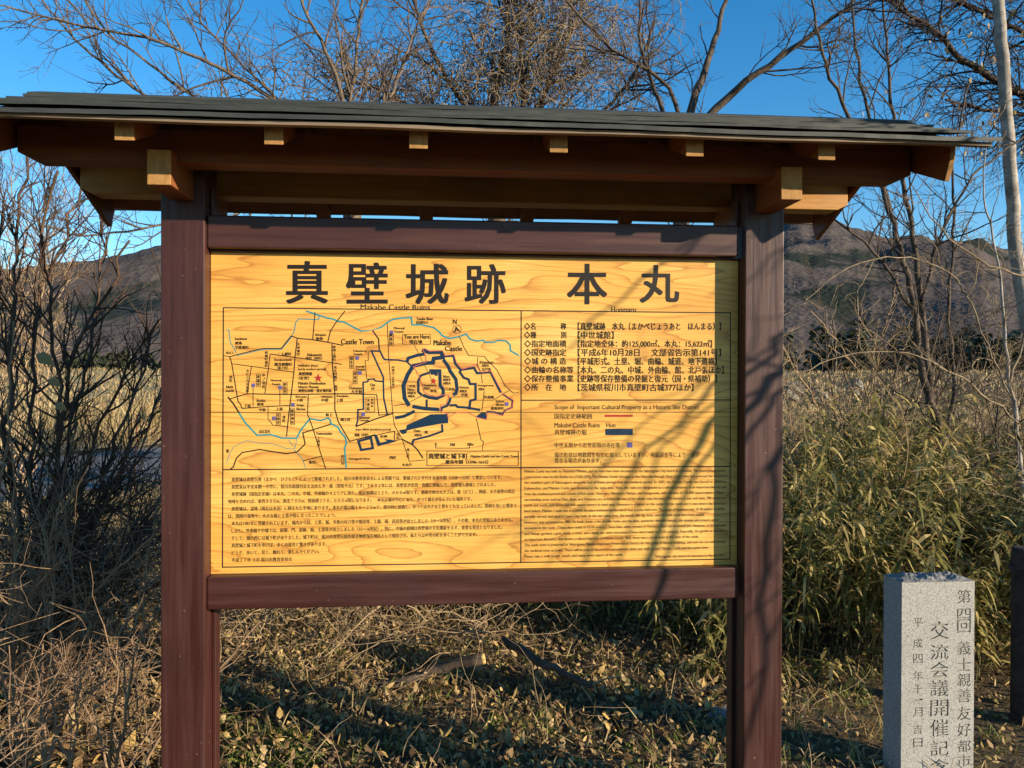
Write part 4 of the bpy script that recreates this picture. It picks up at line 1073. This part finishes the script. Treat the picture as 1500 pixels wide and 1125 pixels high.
# dry reeds along the far side of the road, right across the view
R = np.random.default_rng(81); n = 15000
s_ = R.uniform(-26, 60, n); d_ = .4+R.gamma(1.6, 2.2, n)
xy = RA[None, :]+rd[None, :]*s_[:, None]+rn[None, :]*d_[:, None]
cl = .5+.5*np.sin(xy[:, 0]*.9)*np.sin(xy[:, 1]*1.3+1)+.3*np.sin(xy[:, 0]*2.7)
hh = R.uniform(.55, 1.25, n)*(.65+.7*np.clip(cl, 0, 1.3))*np.clip(.75+d_*.12, .7, 1.35)
p = np.column_stack([xy, gh(xy[:, 0], xy[:, 1])])
mb = MB(); mb.leaves(p, np.column_stack([R.normal(.1, .22, n), R.normal(0, .22, n), np.ones(n)]), np.column_stack([R.normal(0, .6, n), -np.ones(n), R.normal(0, .3, n)]), hh*1.15, R.uniform(.008, .024, n), R.uniform(.0, .55, n))
tag(mb.build('dry_reeds', MAT['dry']), 'band of tall straw coloured dry reeds beyond the road', 'dry grass', kind='stuff')
# rough dry grass nearer on the right, behind the bamboo grass
tufts('dry_grass', 'dry tan grass between the bamboo grass thicket and the field', 2600, [(1080, 705), (1700, 705), (1700, 612), (1090, 612)], 82, MAT['dry'], (.4, 1.2), 8, (.004, .010), 'dry grass', .8)
tufts('dry_grass', 'short dry grass on the near verge of the road', 1500, [(-200, 800), (330, 790), (330, 715), (-200, 760)], 83, MAT['dry'], (.08, .30), 8, (.002, .006), 'dry grass')
# stubble and dry grass standing over the far field
R = np.random.default_rng(86); n = 16000
ang_ = R.uniform(-.62, .80, n); dd_ = 30+95*R.uniform(0, 1, n)**1.3
xy = CAM[None, :2]+np.column_stack([np.sin(ang_+YAW), np.cos(ang_+YAW)])*dd_[:, None]
mb = MB(); mb.leaves(np.column_stack([xy, gh(xy[:, 0], xy[:, 1])]), np.column_stack([R.normal(0, .25, (n, 2)), np.ones(n)]), np.column_stack([R.normal(0, .6, n), -np.ones(n), R.normal(0, .3, n)]), R.uniform(.25, .7, n), R.uniform(.03, .09, n), R.uniform(0, .4, n))
tag(mb.build('field_stubble', MAT['dry']), 'straw coloured stubble on the wide field below the evergreen wood', 'stubble', kind='stuff')
# the far wood of evergreens in front of the hills
R = np.random.default_rng(84); mb = MB(); A, B, C_, D_, E_, F_ = [], [], [], [], [], []
trunks = MB()
for k in range(150):
    if k < 95: x, dd, h = R.uniform(1120, 1620), R.uniform(150, 230), R.uniform(5, 11)
    else: x, dd, h = R.uniform(-300, 330), R.uniform(190, 280), R.uniform(3, 6.5)
    q = at_d(x, 556, dd); z0 = float(gh(q[0], q[1])); m = 130; w = h*R.uniform(.22, .36)
    t = R.uniform(.05, 1, m); rr = w*((1-t)**.7 if k % 3 else 1.5*np.sin(math.pi*np.clip(t, .02, .98)**.8))*R.uniform(.4, 1.1, m)+.2; a = R.uniform(0, 6.28, m)
    A.append(np.column_stack([q[0]+rr*np.cos(a), q[1]+rr*np.sin(a), z0+h*t])); B.append(np.column_stack([np.cos(a), np.sin(a), R.uniform(-.6, .3, m)]))
    C_.append(R.normal(0, .5, (m, 3))+[0, 0, 1]); D_.append(R.uniform(.9, 2.0, m)); E_.append(R.uniform(.35, .8, m)); F_.append(R.uniform(0, .6, m))
    trunks.tube([(q[0], q[1], z0-.2), (q[0], q[1], z0+h*.9)], [h*.02, .03], 5)
mb.leaves(*(np.concatenate(t) for t in (A, B, C_, D_, E_, F_)))
fw_ = tag(mb.build('evergreen_wood', MAT['conifer']), 'dark evergreen wood at the foot of the hills beyond the field', 'wood', kind='stuff')
t_ = trunks.build('trunks', MAT['bark_dark'], fw_); t_['kind'] = 'stuff'

# ------------------------------------------------------------------ small things
# granite marker
SD = 3.5
fa, fb = at_d(1318.5, 852, SD), at_d(1431, 852, SD)
YF = float((fa[1]+fb[1])/2); SX0, SX1 = float(fa[0]), float(fb[0]); STZ = float(at_y(1375, 851, YF)[2]); ST = .145
so_ = ((SX0+SX1)/2, YF+ST/2, 0.0)
st = thing('stone_marker', 'square cut grey granite marker stone with three engraved columns of characters', 'stone marker', so_)
R = np.random.default_rng(91)
mb = MB(); mb.box(SX0, SX1, YF, YF+ST, -.3, STZ-.004)
shaft = mb.build('shaft', [MAT['granite'], MAT['carved']], st, so_)
# split-faced rough top
xs = np.linspace(SX0+.001, SX1-.001, 26); ys = np.linspace(YF+.001, YF+ST-.001, 12)
X, Y = np.meshgrid(xs, ys); ed = np.minimum(np.minimum(X-SX0, SX1-X)/.05, np.minimum(Y-YF, YF+ST-Y)/.04); ed = np.clip(ed, 0, 1)
Z = STZ-.003+ed*(.008+.010*np.sin(X*41+2)*np.cos(Y*53)+.008*np.sin(X*97+Y*61)+R.uniform(0, .006, X.shape))
Z = np.maximum(Z, STZ-.003)
i = np.arange(11)[:, None]*26+np.arange(25)[None, :]
mb = MB(); mb.add(np.stack([X, Y, Z], -1).reshape(-1, 3), np.stack([i, i+1, i+27, i+26], -1).reshape(-1, 4))
mb.build('broken_top', MAT['rough_stone'], st, so_)
def carve(target, chars):
    """cut characters into the front of the stone: (character, x centre, y centre, width, height) as measured"""
    import bmesh
    cut = bmesh.new()
    for ch, x, y, w, h in chars:
        cu = bpy.data.curves.new('carving', 'FONT'); cu.body = ch; cu.size = 1.0; cu.resolution_u = 3; cu.extrude = .5
        ob = bpy.data.objects.new('carving', cu); col.objects.link(ob)
        me = ob.evaluated_get(bpy.context.evaluated_depsgraph_get()).to_mesh()
        V = np.array([v.co[:] for v in me.vertices]); F = [tuple(p.vertices) for p in me.polygons]
        bpy.data.objects.remove(ob); bpy.data.curves.remove(cu)
        mn, mx = V.min(0), V.max(0); u = (V-mn)/(mx-mn+1e-9)
        p0, p1 = at_y(x-w/2, y+h/2, YF), at_y(x+w/2, y-h/2, YF)
        vs = [cut.verts.new((p0[0]+(p1[0]-p0[0])*k[0]-so_[0], YF+(.5-k[2])*.012+.0005-so_[1], p0[2]+(p1[2]-p0[2])*k[1])) for k in u]
        for f in F:
            try: cut.faces.new([vs[i] for i in f]).material_index = 1
            except ValueError: pass
    bmesh.ops.remove_doubles(cut, verts=cut.verts, dist=1e-5)
    bmesh.ops.recalc_face_normals(cut, faces=cut.faces)
    cm = bpy.data.meshes.new('carving'); cut.to_mesh(cm); cut.free()
    cm.materials.append(MAT['granite']); cm.materials.append(MAT['carved'])
    co = bpy.data.objects.new('carving', cm); col.objects.link(co); co.location = so_
    bpy.context.view_layer.update()
    md = target.modifiers.new('carve', 'BOOLEAN'); md.operation = 'DIFFERENCE'; md.object = co; md.solver = 'EXACT'; md.use_self = True
    bpy.context.view_layer.update()
    new = bpy.data.meshes.new_from_object(target.evaluated_get(bpy.context.evaluated_depsgraph_get()))
    target.modifiers.remove(md); bpy.data.objects.remove(co); bpy.data.meshes.remove(cm)
    if len(new.vertices) > 400:
        target.data = new
        for p in new.polygons: p.use_smooth = False
chars = []
for txt, x, w, ys_ in (('第四回義士親善友好都市', 1412, 20, (873.6, 899, 917, 949, 973, 996, 1019, 1045, 1069, 1093, 1114)),
        ('交流会議開催記念', 1376, 27, (923, 955, 981, 1008, 1037, 1066, 1096, 1123)), ('平成四年十一月吉日', 1344.5, 14, (912, 942, 965, 990, 1009, 1025, 1043, 1068, 1088))):
    for j, ch in enumerate(txt):
        nxt_ = ys_[j+1]-ys_[j] if j+1 < len(ys_) else ys_[j]-ys_[j-1]
        chars.append((ch, x, ys_[j], w, {'一': 3, '日': 14}.get(ch, min(w*1.02, abs(nxt_)*.86))))
carve(shaft, chars)
# leaning weathered pole
D = 7.8; pa = at_d(1543, 700, D); pa[2] = -.2
pts = np.array([at_d(1543, 760, D), at_d(1519, 560, D), at_d(1490, 390, D), at_d(1477, 200, D), at_d(1463, 0, D), at_d(1452, -160, D)])
pts[0, 2] = -.2; pts = resample(pts, .15); pts += np.random.default_rng(4).normal(0, .004, pts.shape)
mb = MB(); mb.tube(pts, np.linspace(.075, .050, len(pts)), 12)
tag(mb.build('wooden_pole', MAT['pole'], None, tuple(pts[0]), smooth=True), 'tall leaning weathered bare wooden pole at the right edge', 'pole')
# dark stake behind the marker
D = 4.2; a = at_d(1502, 802, D)
mb = MB(); hh_ = float(a[2])
mb.tube([(0, 0, -.2), (0, 0, hh_-.05), (0, 0, hh_-.006), (0, 0, hh_)], [.066, .065, .064, .056], 14, cap=True)
mb.tube([(0, 0, hh_-.13), (0, 0, hh_-.10)], [.077, .077], 14, cap=True)
tag(mb.build('wooden_stake', MAT['bark_dark'], None, (float(a[0]), float(a[1]), 0.0), local=True), 'dark round wooden stake in the bamboo grass behind the stone marker', 'stake')
# fallen branches
def fallen(label, pts, d0, r0, r1, cut_end, seed):
    p = resample(np.array([at_d(x, y, d) for (x, y), d in zip(pts, d0)]), .06)
    R = np.random.default_rng(seed); p[1:-1] += R.normal(0, .006, p[1:-1].shape)
    p[:, 2] = np.maximum(p[:, 2], gh(p[:, 0], p[:, 1])+.01)
    o = tuple(p[len(p)//2]); root = thing('fallen_branch', label, 'branch', o); mb = MB()
    rr = np.linspace(r0, r1, len(p))*(1+.08*R.normal(0, 1, len(p)))
    mb.tube(p, rr, 9, cap=True); mb.build('wood', MAT['bark_grey'], root, o, smooth=True)
    if cut_end:
        dd_ = nrm(p[0]-p[1]); mb = MB(); mb.tube([p[0]-dd_*.004, p[0]+dd_*.007], [rr[0]*1.0, rr[0]*.96], 9, cap=True); mb.build('cut_end', MAT['endgrain'], root, o)
    mb = MB(); sprout([mb], p, rr, 0, R, dict(dens=(3, 3), len=(.4, .2), seg=(5, 3), rad=(.006, .003), tip=.0016, wig=.2, trop=.03, ang=(.4, 1.0)))
    if mb.n: mb.build('twigs', MAT['twig_tan'], root, o, smooth=True)
MAT['endgrain'] = plain('fresh_cut_wood', (.62, .40, .15), .7, .2, .15)
fallen('fallen forked branch with a pale cut end lying below the middle of the board', [(708, 965), (660, 972), (610, 992), (560, 1003), (515, 1012)], (4.55, 4.6, 4.6, 4.5, 4.45), .034, .016, True, 5)
fallen('straight grey fallen branch slanting down below the right half of the board', [(735, 935), (790, 970), (830, 990), (868, 1004)], (4.75, 4.6, 4.5, 4.4), .026, .018, False, 6)
fallen('half buried fallen branch lying level near the right post', [(955, 1030), (1010, 1020), (1075, 1018)], (4.45, 4.5, 4.5), .03, .022, False, 7)
# flat stone beside the right post
def rock(name, label, c, s, seed, mat, cat='rock', group=None):
    R = np.random.default_rng(seed); bm_v = []; n1, n2 = 10, 14
    for i in range(n1+1):
        for j in range(n2):
            th = math.pi*i/n1; ph = 2*math.pi*j/n2
            d = np.array([math.sin(th)*math.cos(ph), math.sin(th)*math.sin(ph), math.cos(th)])
            k = 1+.16*math.sin(d[0]*4+seed)*math.cos(d[1]*5+seed)+.10*math.sin(d[2]*7+d[0]*6)+R.uniform(-.05, .05)*(0 < i < n1)
            bm_v.append(np.sign(d)*np.abs(d)**.75*np.array(s)*k)
    q = [(i*n2+j, i*n2+(j+1) % n2, (i+1)*n2+(j+1) % n2, (i+1)*n2+j) for i in range(n1) for j in range(n2)]
    mb = MB(); mb.add(bm_v, q); o = mb.build(name, mat, None, tuple(c), local=True); return tag(o, label, cat, group)
q = at_z(1085, 1052); rock('flat_stone', 'flat pale grey stone in the ground beside the right post', (q[0], q[1], .01), (.17, .10, .035), 3, MAT['rough_stone'], 'stone')
MAT['pale_rock'] = bark('pale_rock', (.15, .135, .11), (.27, .245, .205), 4)
for k, (x, y, lab) in enumerate(((1160, 566, 'pale boulder nearest the right post in the dry grass'), (1198, 573, 'middle of the three pale boulders in the dry grass right of the post'), (1252, 562, 'pale boulder farthest right of the three in the dry grass'))):
    q = at_d(x, y, 17+k); rock('boulder', lab, (q[0], q[1], float(q[2])-.12), (.25-.04*k, .22, .20), 11+k, MAT['pale_rock'], 'boulder', 'pale boulders in the dry grass')
# large dead leaves caught in the shrubs at the left
for k, (x, y, L_, lab) in enumerate(((52, 520, .085, 'large pale dead leaf caught high in the dark shrub'), (70, 556, .06, 'curled pale dead leaf caught low in the dark shrub'), (80, 592, .055, 'smallest pale dead leaf hanging in the dark shrub'))):
    R = np.random.default_rng(100+k); q = at_d(x, y, 3.55); mb = MB()
    mb.leaves(np.zeros((2, 3)), np.array([[1, .1, -.35], [1, .1, -.30]]), np.array([[.1, -1, .25], [.1, -1, .2]]), np.array([L_, L_*.95]), np.array([L_*.34, L_*.3]), np.array([.15, .3]))
    tag(mb.build('dead_leaf', MAT['deadleaf'], None, tuple(q), local=True), lab, 'leaf', 'dead leaves caught in the shrub')
# thin red marker stake by the road
D = 12.5; q = at_z(197, 722); mb = MB(); mb.tube([(0, 0, -.1), (.02, 0, .6), (.035, 0, 1.25)], [.010, .009, .008], 8, cap=True)
tag(mb.build('marker_stake', plain('red_stake_paint', (.18, .045, .035), .6), None, tuple(q), local=True), 'thin red marker stake standing at the near edge of the road', 'stake')
# far utility poles
for x, dd, h, lab in ((192, 190, 5.5, 'far utility pole left of the crossarmed one in the dry field'), (215, 170, 5.0, 'far utility pole with crossarms just left of the left post')):
    q = at_d(x, 556, dd); z0 = float(gh(q[0], q[1])); mb = MB(); mb.tube([(0, 0, -.3), (0, 0, h)], [.15, .11], 8, cap=True)
    o = tag(mb.build('utility_pole', MAT['granite'], None, (q[0], q[1], z0), local=True), lab, 'utility pole')
    if x > 200:
        for zz in (.95, .85):
            mb = MB(); mb.box(-.8, .8, -.06, .06, h*zz-.06, h*zz+.06); mb.build('crossarm', MAT['bark_dark'], o, local=True)
